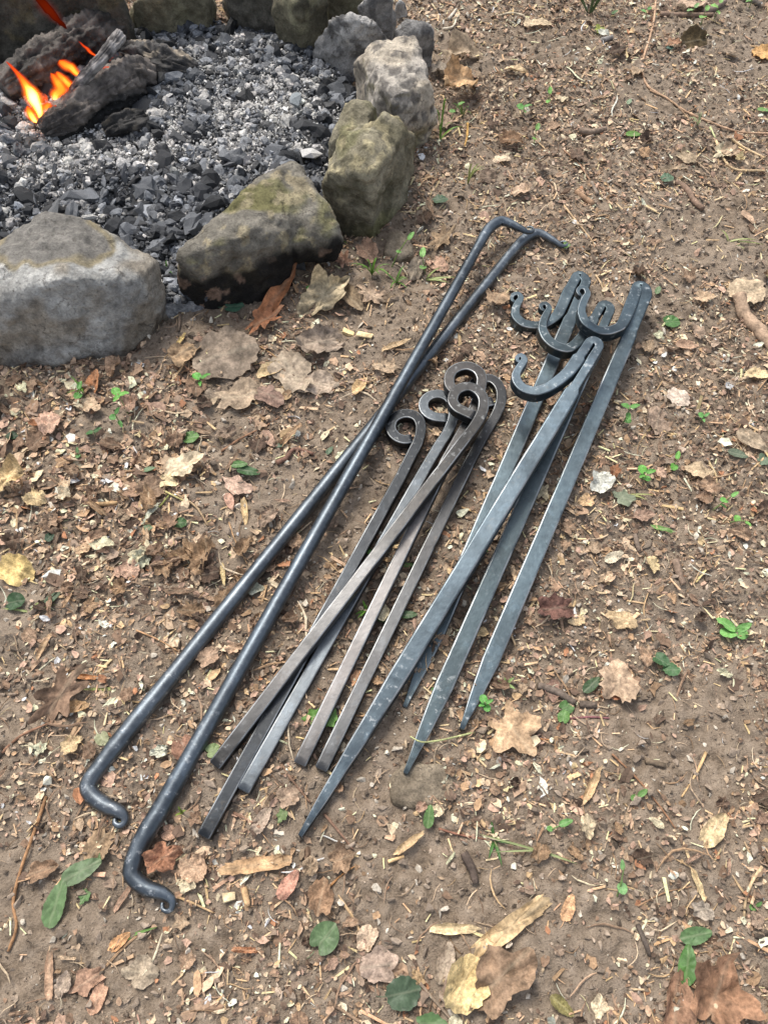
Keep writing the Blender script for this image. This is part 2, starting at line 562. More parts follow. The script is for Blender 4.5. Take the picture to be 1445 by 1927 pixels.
def bar_mesh(name, V, Cc, i0, i1, cap0, cap1):
    """rings i0..i1 of a swept bar as one mesh"""
    V = V[i0:i1 + 1]; Cc = Cc[i0:i1 + 1]
    n, k = V.shape[:2]
    verts = V.reshape(-1, 3); cols = Cc.reshape(-1, 3)
    f = []
    for i in range(n - 1):
        for j in range(k):
            f.append((i * k + j, i * k + (j + 1) % k, (i + 1) * k + (j + 1) % k, (i + 1) * k + j))
    f = [x[::-1] for x in f]
    extra_v, extra_c = [], []
    def cap(ring, nxt, rev):
        nonlocal f
        c = V[ring].mean(0)
        base = len(verts) + len(extra_v)
        for j in range(k):
            extra_v.append(c + (V[ring][j] - c) * 0.86 + (c - V[nxt].mean(0)) * 0.18); extra_c.append((0.6, Cc[ring][j][1], Cc[ring][j][2]))
        extra_v.append(c + (c - V[nxt].mean(0)) * 0.25); extra_c.append((0.1, Cc[ring][0][1], Cc[ring][0][2]))
        for j in range(k):
            j2 = (j + 1) % k
            a = (ring * k + j, ring * k + j2, base + j2, base + j)
            b_ = (base + j, base + j2, base + k)
            f.append(a if not rev else a[::-1]); f.append(b_ if not rev else b_[::-1])
    if cap0: cap(0, 1, False)
    if cap1: cap(n - 1, n - 2, True)
    vv = np.vstack([verts, np.array(extra_v)]) if extra_v else verts
    cc = np.vstack([cols, np.array(extra_c)]) if extra_v else cols
    me = new_mesh(name, vv, f, True)
    set_col(me, cc)
    me.materials.append(M['steel'])
    return me

def iron(name, label, cat, group, base, secs, V, Cc, colour):
    """secs: (part name, i0, i1, index of the part it belongs to or None, cap0, cap1)"""
    root = empty(name, tuple(base))
    tag(root, label, cat, group)
    objs = []
    off = Vector(base)
    for (pn, i0, i1, par, c0, c1) in secs:
        me = bar_mesh(pn, V, Cc, i0, i1, c0, c1)
        me.transform(Matrix.Translation(-off))
        o = link(pn, me, M['steel'], root if par is None else objs[par])
        o.color = (*colour, 1)
        objs.append(o)
    return root

BAR_LIFT = 0.0018

# --- two long round bars with an arm and a small scroll at each end
def round_bar(top, bot, label, colour, r, ztop, zbot, ztiptop, seed):
    pt = [np.append(P(x, y, z), s) for x, y, z, s in [(a, b_, ztop + (ztiptop - ztop) * i / (len(top) - 1), s) for i, (a, b_, s) in enumerate(top)]]
    pb = [np.append(P(x, y, zbot), s) for x, y, s in bot]
    a = catmull(pt[::-1], 0.003)                       # tip ... shaft start
    b_ = line_pts(pt[0], pb[0], 0.010)[1:]
    c = catmull(pb, 0.003)
    path = np.vstack([a, b_, c])
    C, S = path[:, :3], path[:, 3] * np.interp(np.arange(len(path)), [0, len(a), len(path) - len(c), len(path)], [0.86, 0.86, 1.08, 1.08])
    n = len(C)
    ham = np.zeros(n)
    ham[:len(a)] = 0.9; ham[len(a) + len(b_):] = 1.0
    m = len(b_)
    ham[len(a):len(a) + m] = np.interp(np.arange(m), [0, 10, m - 16, m], [0.8, 0.15, 0.15, 1.0])
    C[:, 2] -= r * (1 - S) * 0.6
    C[:, 2] += BAR_LIFT
    V, Cc = sweep(C, r * S, r * S, round_profile(), ham, seed, 0.0004)
    la, lb = len(a), len(a) + len(b_)
    # the scroll is the thin end of the arm
    s1 = int(np.argmax(S > 0.6)); s2 = n - 1 - int(np.argmax(S[::-1] > 0.72))
    secs = [('shaft', la - 1, lb, None, False, False), ('arm', s1, la - 1, None, False, False), ('arm', lb, s2, None, False, False),
            ('scroll', 0, s1, 1, True, False), ('scroll', s2, n - 1, 2, False, True)]
    base = C[lb].copy(); base[2] = 0
    return iron('round_hanging_bar', label, 'iron bar', 'round bars with an arm at each end', base, secs, V, Cc, colour)

topA = [(955, 485, 1), (967, 471, 1.02), (980, 456, 1.02), (992, 446, 1.0), (1007, 440, .95), (1022, 443, .86), (1037, 450.5, .74), (1050, 458, .6), (1058, 462, .44), (1065, 461, .36), (1067, 456.5, .3), (1062, 452.5, .26), (1055, 453, .22)]
botA = [(216, 1409, 1), (193, 1440.5, .96), (174, 1465, .92), (167.5, 1480, .9), (176, 1498, .86), (198, 1514.6, .8), (216, 1522.5, .7), (229, 1530, .6), (235.5, 1540, .42), (232, 1550, .34), (223, 1553, .29), (215.5, 1548, .25), (216, 1540, .22)]
topB = [(900, 464, 1), (908, 449, 1.02), (920, 431, 1.02), (935.5, 419, 1.0), (949, 417.5, .92), (964, 423, .82), (982.6, 431, .66), (993, 435.2, .46), (1001, 434.5, .36), (1004, 429, .3), (999, 424.5, .26), (992, 425, .22)]
botB = [(300, 1530, 1), (290, 1546, 1.0), (263.5, 1594, .98), (253, 1620.5, .95), (248.5, 1641, .92), (257.5, 1657.5, .87), (277.6, 1671.6, .8), (302, 1679.5, .66), (316.4, 1687, .5), (324.5, 1698, .4), (322, 1711, .34), (312, 1715, .29), (304, 1708.5, .25), (305, 1699, .22)]
RB = 0.0094
STEELBLUE = (0.205, 0.235, 0.265)
round_bar(topA, botA, 'long round iron bar passing underneath its twin where the two cross', (0.105, 0.122, 0.140), RB, RB, RB, RB * 0.8, 100)
round_bar(topB, botB, 'long round iron bar lying over its twin where the two cross', (0.085, 0.102, 0.120), RB, 0.036, RB, 0.031, 130)

# --- square stakes folded back at the top, with a hook ending in a scroll
SQ = square_profile()
def hooked_stake(tip, foldbase, foldtop, leg, ztip, zfold, zhook, label, colour, w_, seed, taper=0.17):
    """tip, foldbase: pixels of the shaft's middle; leg: pixels and size of the leg from the fold down to the scroll"""
    hw = w_ / 2
    a = np.append(P(*tip, ztip), 0.2); b_ = np.append(P(*foldbase, zfold), 0.88)
    st = line_pts(a, b_, 0.007)
    L = np.linalg.norm(st[:, :3] - a[:3], axis=1)
    tot = np.linalg.norm(b_[:3] - a[:3])
    st[:, 3] = np.interp(L, [0, 0.012, taper * 0.45, taper, tot - 0.10, tot], [0.26, 0.34, 0.66, 1.0, 1.0, 0.86])
    nl = len(leg)
    lg = [np.append(P(x, y, zfold + (zhook - zfold) * min(1, i / (nl * 0.4))), s) for i, (x, y, s) in enumerate(leg)]
    # half-circle between the shaft's end and the first leg point
    A, B = b_[:3], lg[0][:3]
    mid = (A + B) / 2
    along = b_[:3] - a[:3]; along /= np.linalg.norm(along)
    rad = np.linalg.norm(A - B) / 2
    arc = [np.append(mid + (A - mid) * math.cos(t) + along * rad * math.sin(t), 0.84) for t in np.linspace(0, math.pi, 9)[:-1]]
    c = catmull(lg, 0.0035)
    path = np.vstack([st, np.array(arc), c])
    C, S = path[:, :3].copy(), path[:, 3]
    n0, n1 = len(st), len(st) + len(arc)
    W = hw * S
    # keep the slit between the folded legs open
    dull = np.zeros(len(path)); dull[n0 - 14:n1 + 26] = 1.0
    W[n0 - 10:n1 + 8] = np.minimum(W[n0 - 10:n1 + 8], rad - 0.0011)
    Hh = hw * (0.35 + 0.65 * S)
    C[:, 2] -= Hh
    C[:, 2] += BAR_LIFT
    n = len(C)
    ham = np.zeros(n)
    ham[:n0] = np.interp(L, [0, taper, taper * 1.3, tot - 0.12, tot], [0.9, 0.6, 0.08, 0.08, 0.8])
    ham[n0:] = 0.7
    tn = 1 + 0.22 * vnoise(np.column_stack([C[:, :2] * 7, np.full(n, seed * 1.0)]), seed)
    V, Cc = sweep(C, W, Hh, SQ, ham, seed, 0.00045, tn, dull)
    it = int(np.argmax(S >= 0.999))
    sc = n1 + int(np.argmax(S[n1:] < 0.5))
    hk = n1 + int(0.25 * (sc - n1))
    secs = [('shaft', it, n0, None, False, False), ('point', 0, it, 0, True, False), ('fold', n0, hk, None, False, False),
            ('hook', hk, sc, None, False, False), ('scroll', sc, n - 1, 3, False, True)]
    base = C[0].copy(); base[2] = 0
    return iron('hooked_stake', label, 'iron stake', 'square stakes with a folded hook', base, secs, V, Cc, colour)

SW = 0.0212
legS1 = [(1084, 521, 0.84), (1067, 553, 0.84), (1055, 580, 0.808), (1041.7, 599, 0.722), (1021, 610.5, 0.688), (1001.7, 612, 0.671), (983, 607.6, 0.654), (971.5, 597, 0.636), (969.5, 584, 0.585), (974, 571, 0.5), (979.6, 561.7, 0.42), (974.8, 553.6, 0.34), (964.7, 555.7, 0.28), (962.0, 563.8, 0.24), (967.4, 569.2, 0.2)]
legS2 = [(1130.5, 576, 0.84), (1115.6, 601, 0.84), (1101, 625, 0.808), (1091, 638, 0.722), (1079, 650, 0.705), (1064.7, 656, 0.688), (1047.7, 651.5, 0.688), (1031.5, 640, 0.671), (1021.5, 623, 0.636), (1021.5, 606, 0.568), (1027.5, 591, 0.5), (1032.8, 580.5, 0.42), (1026.1, 571.1, 0.34), (1017.3, 574.7, 0.28), (1018.7, 581.9, 0.24), (1024.1, 584.6, 0.2)]
legS3 = [(1198.5, 541, 0.86), (1185.8, 575, 0.86), (1172, 606, 0.79), (1156.7, 619, 0.688), (1139.8, 623.5, 0.654), (1120, 619.5, 0.619), (1104, 609, 0.619), (1095.5, 595, 0.585), (1094.5, 578, 0.516), (1100, 563, 0.5), (1105.3, 552.5, 0.42), (1099.3, 542.4, 0.34), (1089.8, 542.4, 0.28), (1086.4, 549.8, 0.24), (1091.2, 555.9, 0.2)]
legS4 = [(1108, 645, 0.86), (1093.8, 666, 0.88), (1079, 687, 0.846), (1064.7, 704, 0.774), (1045, 720, 0.74), (1026, 731, 0.705), (1006.6, 736, 0.688), (988, 732, 0.671), (975.5, 722, 0.636), (970.5, 709, 0.585), (975, 695, 0.516), (982.5, 684, 0.5), (986.0, 676.0, 0.42), (979.9, 669.2, 0.34), (972.5, 673.3, 0.28), (973.8, 680.0, 0.24), (979.2, 681.4, 0.2)]
hooked_stake((762, 1329), (1101.5, 533), None, legS1, 0.010, SW, SW, 'hooked iron stake lying lowest, its short hook partly covered by another hook', (0.058, 0.078, 0.09), SW, 200, 0.10)
hooked_stake((763.5, 1454), (1147.5, 585), None, legS2, 0.016, 0.0455, 0.047, 'hooked iron stake whose folded head shows inside the curve of a neighbouring hook', (0.05, 0.068, 0.078), SW, 220, 0.105)
hooked_stake((869, 1370), (1215, 557), None, legS3, 0.011, 0.042, 0.068, 'hooked iron stake farthest from the ring-headed bars, lying apart from the crossed ones', (0.066, 0.09, 0.106), SW, 240, 0.085)
hooked_stake((566, 1571), (1126, 655), None, legS4, 0.012, 0.088, 0.082, 'hooked iron stake lying on top of the others, with a long tapered point', (0.074, 0.098, 0.118), SW, 260, 0.19)

# --- thinner square bars rolled into a ring at one end
def ring_bar(end, neck, ring, zend, zring, label, colour, seed, tones=((0, 1), (1, 1)), w_=0.0150):
    hw = w_ / 2
    a = np.append(P(*end, zend), 1.0); b_ = np.append(P(*neck, zring), 1.0)
    st = line_pts(a, b_, 0.008)
    c = catmull([b_] + [np.append(P(x, y, zring), 1.0) for x, y in ring], 0.0035)
    path = np.vstack([st, c])
    C = path[:, :3].copy()
    C[:, 2] += BAR_LIFT - hw
    n, n0 = len(C), len(st)
    ham = np.zeros(n); ham[:] = 0.1; ham[n0 - 4:] = 0.35; ham[:4] = 0.4
    W = np.full(n, hw); W[n0:] *= 0.97
    u = np.arange(n0) / n0
    tn = np.concatenate([np.interp(u, tones[0], tones[1]), np.full(n - n0, tones[1][-1])])
    V, Cc = sweep(C, W, W.copy(), SQ, ham, seed, 0.0003, tn)
    secs = [('shaft', 0, n0, None, True, False), ('ring', n0, n - 1, None, False, True)]
    base = C[0].copy(); base[2] = 0
    return iron('ring_headed_bar', label, 'iron bar', 'square bars rolled into a ring', base, secs, V, Cc, colour)

ringR1 = [(774.7, 855), (786, 832), (791.5, 812), (790.5, 796), (783, 784), (766.4, 778), (748.5, 782), (737.5, 792), (735.5, 808), (744.5, 821), (760, 827), (775, 825.5)]
ringR2 = [(826.6, 837), (841, 815), (850.5, 793), (853.5, 775), (850.5, 759), (841, 747), (824.6, 741.5), (808.5, 744.8), (798, 755), (798, 770), (810, 781.5), (828, 786), (842, 786.5)]
ringR3 = [(870, 812), (884, 787), (893, 765), (899, 747), (905, 727), (906, 711), (898.5, 697), (882.7, 689), (866, 690), (850.5, 699), (844.5, 714), (848, 728), (860, 737), (874, 741)]
ringR5 = [(903.5, 831), (920, 803), (934, 779), (942, 756), (942.5, 736), (936, 722), (924, 713), (913, 712), (899, 715), (889, 726), (888.5, 741), (897, 753), (912, 758), (927, 755)]
ringR4 = [(853.6, 853), (874.4, 826), (891, 805), (904, 783), (909.5, 764.6), (908.5, 748), (899, 735), (882.7, 727.5), (866, 730.5), (855, 740), (851.5, 755), (860, 767), (875, 775), (891, 782)]
RW = 0.0150
ring_bar((384, 1572), (753, 899), ringR1, RW, RW + 0.001, 'blackest ring-headed bar, its ring touching the round bars', (0.024, 0.027, 0.031), 300, ((0, .3, .6, 1), (1.0, .9, 1.3, .8)))
ring_bar((459, 1486), (800, 882), ringR2, RW, RW, 'ring-headed bar with bluish ring, beside the blackest one', (0.072, 0.083, 0.094), 320, ((0, .3, .7, 1), (1.0, 1.3, 1.0, .75)))
ring_bar((605, 1446), (882, 872), ringR5, RW, RW, 'mottled ring-headed bar with its ring partly beneath another, next to the hooked stakes', (0.062, 0.064, 0.067), 340, ((0, .3, .6, 1), (.9, 1.1, .9, .6)))
ring_bar((565, 1436), (840, 866), ringR3, RW, 0.0345, 'pale pinkish grey ring-headed bar whose ring reaches farthest past the others', (0.105, 0.102, 0.102), 360, ((0, .25, .6, 1), (.8, 1.2, 1.15, .5)))
ring_bar((406, 1438), (828.7, 886), ringR4, RW + 0.003, 0.0545, 'brownish grey ring-headed bar lying across the top of the others', (0.085, 0.085, 0.086), 380, ((0, .12, .35, .6, .85, 1), (.4, .6, 1.35, 1.3, .5, .42)))
# ------------------------------------------------------------------ stones of the fire ring
def hull_mesh(groups, voxel, smooth_it, disp, seed, ridge=0.5, cuts=6):
    """groups: list of point sets; the union of their hulls, remeshed evenly, softened and roughened"""
    bm = bmesh.new()
    for pts in groups:
        vs = [bm.verts.new(tuple(p)) for p in pts]
        r = bmesh.ops.convex_hull(bm, input=vs)
        dead = [g for g in list(r['geom_interior']) + list(r['geom_unused']) if isinstance(g, bmesh.types.BMVert) and g.is_valid]
        if dead: bmesh.ops.delete(bm, geom=list(set(dead)), context='VERTS')
    bmesh.ops.recalc_face_normals(bm, faces=bm.faces)
    me = bpy.data.meshes.new('hull'); bm.to_mesh(me); bm.free()
    o = bpy.data.objects.new('hull', me); COL.objects.link(o)
    md = o.modifiers.new('r', 'REMESH'); md.mode = 'VOXEL'; md.voxel_size = voxel
    sm = o.modifiers.new('s', 'SMOOTH'); sm.iterations = smooth_it; sm.factor = 0.5
    dg = bpy.context.evaluated_depsgraph_get()
    out = bpy.data.meshes.new_from_object(o.evaluated_get(dg))
    bpy.data.objects.remove(o); bpy.data.meshes.remove(me)
    n = len(out.vertices)
    co = np.empty(n * 3); out.vertices.foreach_get('co', co); co = co.reshape(-1, 3)
    nr = np.empty(n * 3); out.vertices.foreach_get('normal', nr); nr = nr.reshape(-1, 3)
    # split faces: cut the mass back to a few random planes
    r_ = np.random.default_rng(seed * 3 + 1)
    cen = (co.max(0) + co.min(0)) / 2
    for _ in range(cuts):
        q = r_.normal(size=3); q[2] = abs(q[2]) * 0.8 - 0.1; q /= np.linalg.norm(q)
        dist = (co - cen) @ q
        lim = dist.max() * r_.uniform(0.88, 0.97)
        co = co - q[None, :] * (np.clip(dist - lim, 0, None) * 0.88)[:, None]
    big = fbm(co * 14 + seed, seed, 3)
    rid = 1 - np.abs(fbm(co * 26 + seed * 2, seed + 3, 3))
    fine = fbm(co * 85, seed + 9, 3)
    pits = np.minimum(0, vnoise(co * 60, seed + 21) + 0.45) + np.minimum(0, vnoise(co * 130, seed + 22) + 0.45) * 0.5
    d = disp * (0.9 * big + ridge * (rid - 0.6) + 0.28 * fine + 0.9 * pits) + 0.0035
    co2 = co + nr * d[:, None]
    out.vertices.foreach_set('co', co2.ravel())
    out.polygons.foreach_set('use_smooth', [True] * len(out.polygons))
    out.update()
    nr2 = np.empty(n * 3); out.vertices.foreach_get('normal', nr2); nr2 = nr2.reshape(-1, 3)
    return out, co2, nr2, (big, rid, fine, pits)

def lerp(a, b, t):
    t = np.clip(t, 0, 1)[:, None]
    return np.asarray(a) * (1 - t) + np.asarray(b) * t

def sstep(a, b, x):
    t = np.clip((x - a) / (b - a), 0, 1)
    return t * t * (3 - 2 * t)

def rock(label, groups, colour_fn, seed, voxel=0.0045, smooth_it=3, disp=0.0055, ridge=0.5, name='ring_stone', cuts=6, group='stones of the fire ring'):
    gs = []
    for g in groups:
        thick = None
        if isinstance(g, tuple): g, thick = g
        pts = [P(x, y, z) for x, y, z in g]
        if thick is None:
            c = np.mean(pts, 0)
            pts += [np.array([c[0] + (p[0] - c[0]) * 0.93, c[1] + (p[1] - c[1]) * 0.93, -0.025]) for p in pts]
        else:
            pts += [p - np.array([0, 0, thick]) for p in pts]
        gs.append(pts)
    me, co, nr, nz = hull_mesh(gs, voxel, smooth_it, disp, seed, ridge, cuts)
    px, py = pixel_of(co)
    col = colour_fn(co, nr, nz, px, py)
    set_col(me, np.clip(col, 0.004, 0.9))
    base = np.array([co[:, 0].mean(), co[:, 1].mean(), 0.0])
    me.transform(Matrix.Translation(Vector(-base)))
    o = link(name, me, M['rock'])
    o.location = base
    tag(o, label, 'stone', group)
    return o

def col_pale(co, nr, nz, px, py):
    big, rid, fine, pits = nz
    c = lerp((0.31, 0.308, 0.295), (0.46, 0.455, 0.43), 0.5 + 0.6 * fbm(co * 9, 71, 3))
    c = lerp(c, (0.25, 0.205, 0.145), sstep(0.15, 0.6, fbm(co * 12, 72, 3)) * 0.65)
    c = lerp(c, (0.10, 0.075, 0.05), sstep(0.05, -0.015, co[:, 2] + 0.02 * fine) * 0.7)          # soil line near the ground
    # chipped flake with a brown rim on the top
    d = np.hypot((co[:, 0] + 0.468) / 0.085, (co[:, 1] - 0.845) / 0.055) + 0.25 * fbm(co * 25, 73, 2)
    c = lerp(c, (0.235, 0.19, 0.10), sstep(1.12, 1.0, d) * 0.8)
    c = lerp(c, (0.20, 0.195, 0.19), sstep(0.95, 0.85, d) * 0.8)
    return c

def col_slab(co, nr, nz, px, py):
    c = lerp((0.14, 0.128, 0.105), (0.27, 0.25, 0.21), 0.5 + 0.7 * fbm(co * 16, 81, 3))
    c = lerp(c, (0.20, 0.19, 0.055), sstep(0.0, 0.5, fbm(co * 17, 82, 3) + 0.15) * sstep(0.35, 0.8, nr[:, 2]) * 0.55)
    c = lerp(c, (0.40, 0.34, 0.22), sstep(0.35, 0.6, fbm(co * 55, 83, 3)) * 0.7)
    # soot baked onto the low flank that has been turned in the fire
    s = co[:, 2] - 0.075 + 0.35 * (co[:, 0] + 0.24) * 0.3 + 0.03 * fbm(co * 18, 84, 3)
    c = lerp(c, (0.012, 0.011, 0.011), sstep(0.012, -0.012, s) * 0.95)
    c = lerp(c, (0.28, 0.19, 0.14), sstep(0.52, 0.62, fbm(co * 42, 85, 3)) * sstep(0.08, 0.03, co[:, 2]) * 0.9)
    return c

def col_moss(co, nr, nz, px, py):
    c = lerp((0.20, 0.18, 0.125), (0.38, 0.345, 0.255), 0.5 + 0.7 * fbm(co * 18, 91, 3))
    c = lerp(c, (0.17, 0.17, 0.06), sstep(-0.1, 0.5, fbm(co * 13, 92, 3)) * 0.55)
    c = lerp(c, (0.46, 0.40, 0.25), sstep(0.22, 0.5, fbm(co * 46, 93, 4)) * sstep(0.1, 0.6, nr[:, 2]) * 0.75)
    c = lerp(c, (0.07, 0.065, 0.035), sstep(0.25, 0.6, fbm(co * 30, 94, 3)) * 0.45)
    return c

def col_tan(co, nr, nz, px, py):
    c = lerp((0.36, 0.31, 0.245), (0.58, 0.51, 0.41), 0.55 + 0.7 * fbm(co * 18, 101, 3))
    c = lerp(c, (0.40, 0.40, 0.405), sstep(0.1, 0.6, fbm(co * 10, 102, 2)) * 0.35)
    c = lerp(c, (0.14, 0.13, 0.12), sstep(0.3, 0.55, fbm(co * 60, 103, 3)) * 0.8)
    c = lerp(c, (0.20, 0.18, 0.07), sstep(0.4, 0.0, nr[:, 2]) * sstep(-0.2, 0.4, fbm(co * 16, 104, 3)) * 0.6)
    return c

def col_grey(co, nr, nz, px, py):
    c = lerp((0.27, 0.262, 0.25), (0.50, 0.485, 0.46), 0.5 + 0.7 * fbm(co * 20, 111, 3))
    c = lerp(c, (0.09, 0.088, 0.088), sstep(0.12, 0.45, fbm(co * 40, 112, 4)) * 0.75)
    return c

def col_soot_shade(co, nr, nz, px, py):
    c = lerp((0.065, 0.06, 0.05), (0.15, 0.14, 0.115), 0.5 + 0.7 * fbm(co * 14, 121, 3))  # dark base colour holds the shade on the back stones as well as smoke
    c = lerp(c, (0.15, 0.125, 0.07), sstep(0.3, 0.6, fbm(co * 28, 122, 3)) * 0.6)
    return c

def col_olive(co, nr, nz, px, py):
    c = lerp((0.09, 0.082, 0.06), (0.22, 0.20, 0.135), 0.5 + 0.7 * fbm(co * 14, 131, 3))
    c = lerp(c, (0.26, 0.245, 0.16), sstep(0.2, 0.55, fbm(co * 26, 132, 3)) * 0.7)
    return c

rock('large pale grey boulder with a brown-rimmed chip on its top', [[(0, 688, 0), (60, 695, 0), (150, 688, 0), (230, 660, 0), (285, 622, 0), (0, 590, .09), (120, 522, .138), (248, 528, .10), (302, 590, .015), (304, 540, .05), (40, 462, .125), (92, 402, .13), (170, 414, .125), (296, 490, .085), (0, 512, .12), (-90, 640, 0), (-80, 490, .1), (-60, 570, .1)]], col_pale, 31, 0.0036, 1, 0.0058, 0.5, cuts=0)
rock('wedge-shaped slab with mossy top and soot-black flank', [[(324, 525, .06), (337, 553, 0), (420, 566, 0), (500, 546, 0), (538, 515, .02), (546, 462, .08), (328, 488, .09), (385, 425, .11), (440, 372, .12), (515, 312, .12), (535, 320, .12), (545, 400, .10), (470, 450, .12), (400, 462, .11)],
     ([(553, 304, .11), (636, 428, .075), (630, 448, .065), (575, 452, .07), (548, 455, .075), (600, 372, .1), (520, 308, .12), (500, 400, .11)], 0.04)], col_slab, 32, 0.0036, 1, 0.0064, 0.5)
rock('mossy yellow-green boulder with a notch in its top', [[(608, 337, .1), (700, 320, .13), (763, 252, .12), (781, 257, .08), (690, 250, .15), (735, 200, .14), (640, 262, .125), (625, 398, 0), (680, 416, 0), (718, 398, 0), (745, 350, .02), (773, 300, .03), (610, 375, .03)],
     [(618, 258, .10), (640, 190, .12), (690, 178, .14), (712, 192, .13), (690, 240, .12), (640, 270, .10)]], col_moss, 33, 0.0036, 1, 0.0072, 0.6)
rock('upright tan boulder with pitted pale top', [[(663, 102, .1), (700, 84, .13), (780, 70, .13), (796, 100, .12), (810, 155, .11), (735, 188, .12), (677, 165, .07), (820, 220, .05), (813, 258, 0), (785, 273, 0), (690, 180, .05)]], col_tan, 34, 0.0036, 1, 0.0072, 0.6)
rock('dusty grey pitted rock beside the charcoal, behind the tan boulder', [[(592, 75, .06), (620, 38, .1), (642, 24, .12), (693, 28, .12), (733, 54, .1), (736, 90, .07), (668, 112, .04), (607, 98, .03)]], col_grey, 35, 0.0036, 1, 0.0078, 0.7)
rock('smaller smooth grey rock outside the dusty grey one', [[(740, 60, .06), (760, 36, .08), (798, 42, .08), (818, 62, .06), (816, 92, .02), (800, 108, 0), (760, 82, .05)]], col_grey, 36, 0.0045, 4, 0.004, 0.4)
rock('pale rock behind the two dusty grey ones', [[(674, 8, .09), (700, -8, .11), (738, -6, .1), (744, 28, .06), (735, 38, .04), (690, 24, .05)]], col_grey, 37, 0.0040, 1, 0.005, 0.5)
rock('little pale rock beside the back of the ring', [[(744, 8, .03), (752, 0, .035), (762, 6, .03), (763, 28, .0), (748, 30, .0)]], col_grey, 38, 0.003, 3, 0.003, 0.5)
rock('wide smoke- and shade-darkened boulder behind the burning logs', [[(-60, 110, .0), (0, 97, .0), (70, 66, .0), (150, 58, .0), (236, 48, .0), (240, 30, .06), (225, -25, .13), (120, -45, .15), (10, -40, .15), (-80, -10, .14), (100, -90, .14), (0, 20, .11), (120, -5, .11)]], col_soot_shade, 39, 0.005, 1, 0.006, 0.5)
rock('low brown-grey rock half sunk at the back of the ash', [[(238, 48, .0), (300, 40, .0), (352, 40, .0), (400, 16, .0), (245, 10, .07), (300, -20, .1), (380, -25, .09), (400, -5, .05), (320, 15, .06)]], col_olive, 40, 0.0045, 1, 0.006, 0.6)
rock('dark low rock next to the olive boulder', [[(420, 10, .0), (465, 28, .0), (520, 50, .0), (530, 20, .06), (430, -20, .08), (500, -30, .1), (470, 0, .06)]], col_soot_shade, 42, 0.0045, 1, 0.006, 0.6)
rock('olive-brown lichened boulder standing over the charcoal', [[(520, 55, .0), (545, 72, .0), (585, 66, .0), (605, 48, .02), (515, 20, .08), (520, -30, .12), (600, -35, .13), (612, 5, .09), (560, 10, .11)]], col_olive, 43, 0.0045, 1, 0.006, 0.6)
rock('dark olive boulder wedged between the lichened one and the pale rock', [[(606, 40, .0), (640, 22, .02), (672, 15, .03), (620, -20, .1), (680, -40, .12), (640, -60, .12), (670, -5, .08)]], col_olive, 44, 0.0045, 1, 0.006, 0.6)
def col_buried(co, nr, nz, px, py):
    return lerp((0.19, 0.15, 0.105), (0.32, 0.265, 0.195), 0.5 + 0.7 * fbm(co * 20, 141, 3))
rock('flat tan stone sunk in the soil under a stake point', [[(725, 1475, .004), (760, 1440, .007), (830, 1437, .008), (872, 1470, .004), (850, 1500, .004), (790, 1522, .003), (740, 1510, .004), (790, 1475, .011)]], col_buried, 45, 0.003, 2, 0.003, 0.5, 'embedded_stone', group=None)
rock('small flat yellowish stone lying among leaves beside the round bars', [[(724, 475, .01), (735, 440, .016), (748, 432, .016), (770, 455, .016), (776, 478, .006), (745, 485, .006)]], col_buried, 46, 0.003, 2, 0.002, 0.4, 'embedded_stone', group=None)

# ------------------------------------------------------------------ logs, coals and flames
def log(name, label, px_pts, radii, seed, colour_fn, rough=0.16, squash=1.0, group='logs in the fire'):
    pts = np.array([np.append(P(x, y, z), r) for (x, y, z), r in zip(px_pts, radii)])
    path = catmull(pts, 0.0025)
    C, R_ = path[:, :3], path[:, 3]
    t = frames(C); up = np.array([0, 0, 1.0])
    side = np.cross(t, up); side /= np.linalg.norm(side, axis=1)[:, None]
    upv = np.cross(side, t)
    k = 72; a = np.arange(k) * 2 * math.pi / k
    n = len(C)
    dirs = side[:, None, :] * np.cos(a)[None, :, None] + upv[:, None, :] * (np.sin(a) * squash)[None, :, None]
    V = (C[:, None, :] + dirs * R_[:, None, None]).reshape(-1, 3)
    D = dirs.reshape(-1, 3)
    arc = np.repeat(np.arange(n) * 0.0025, k)
    # cracks run along the grain and across it, as charred wood breaks into blocks
    g = np.stack([arc * 22, np.tile(np.cos(a), n) * 2.2, np.tile(np.sin(a), n) * 2.2], 1)
    f1 = fbm(g, seed, 3)
    blk = 1 - np.abs(vnoise(np.stack([arc * 75, g[:, 1] * 2.5, g[:, 2] * 2.5], 1), seed + 4))
    rr = np.repeat(R_, k)
    V = V + D * (rr * (rough * f1 - rough * 0.55 * sstep(0.8, 1.0, blk) + 0.10 * fbm(V * 130, seed + 8, 3) - 0.16 * sstep(0.72, 0.97, 1 - np.abs(vnoise(np.stack([arc * 9, np.tile(np.cos(a), n) * 7, np.tile(np.sin(a), n) * 7], 1), seed + 12)))))[:, None]
    col = colour_fn(V, D, f1, blk)
    f = []
    for i in range(n - 1):
        for j in range(k):
            f.append((i * k + j, (i + 1) * k + j, (i + 1) * k + (j + 1) % k, i * k + (j + 1) % k))
    verts = list(V); cols = list(col)
    for ring, rev in ((0, False), (n - 1, True)):
        c = V[ring * k:(ring + 1) * k].mean(0)
        verts.append(c); cols.append((0.05, 0.04, 0.035))
        for j in range(k):
            q = (ring * k + j, ring * k + (j + 1) % k, len(verts) - 1)
            f.append(q if not rev else q[::-1])
    me = new_mesh(name, verts, f, True)
    set_col(me, np.clip(np.array(cols), 0.003, 0.8))
    base = pts[:, :3].mean(0); base[2] = 0
    me.transform(Matrix.Translation(Vector(-base)))
    o = link(name, me, M['char']); o.location = base
    return tag(o, label, 'log' if 'log' in name else 'stick', group)

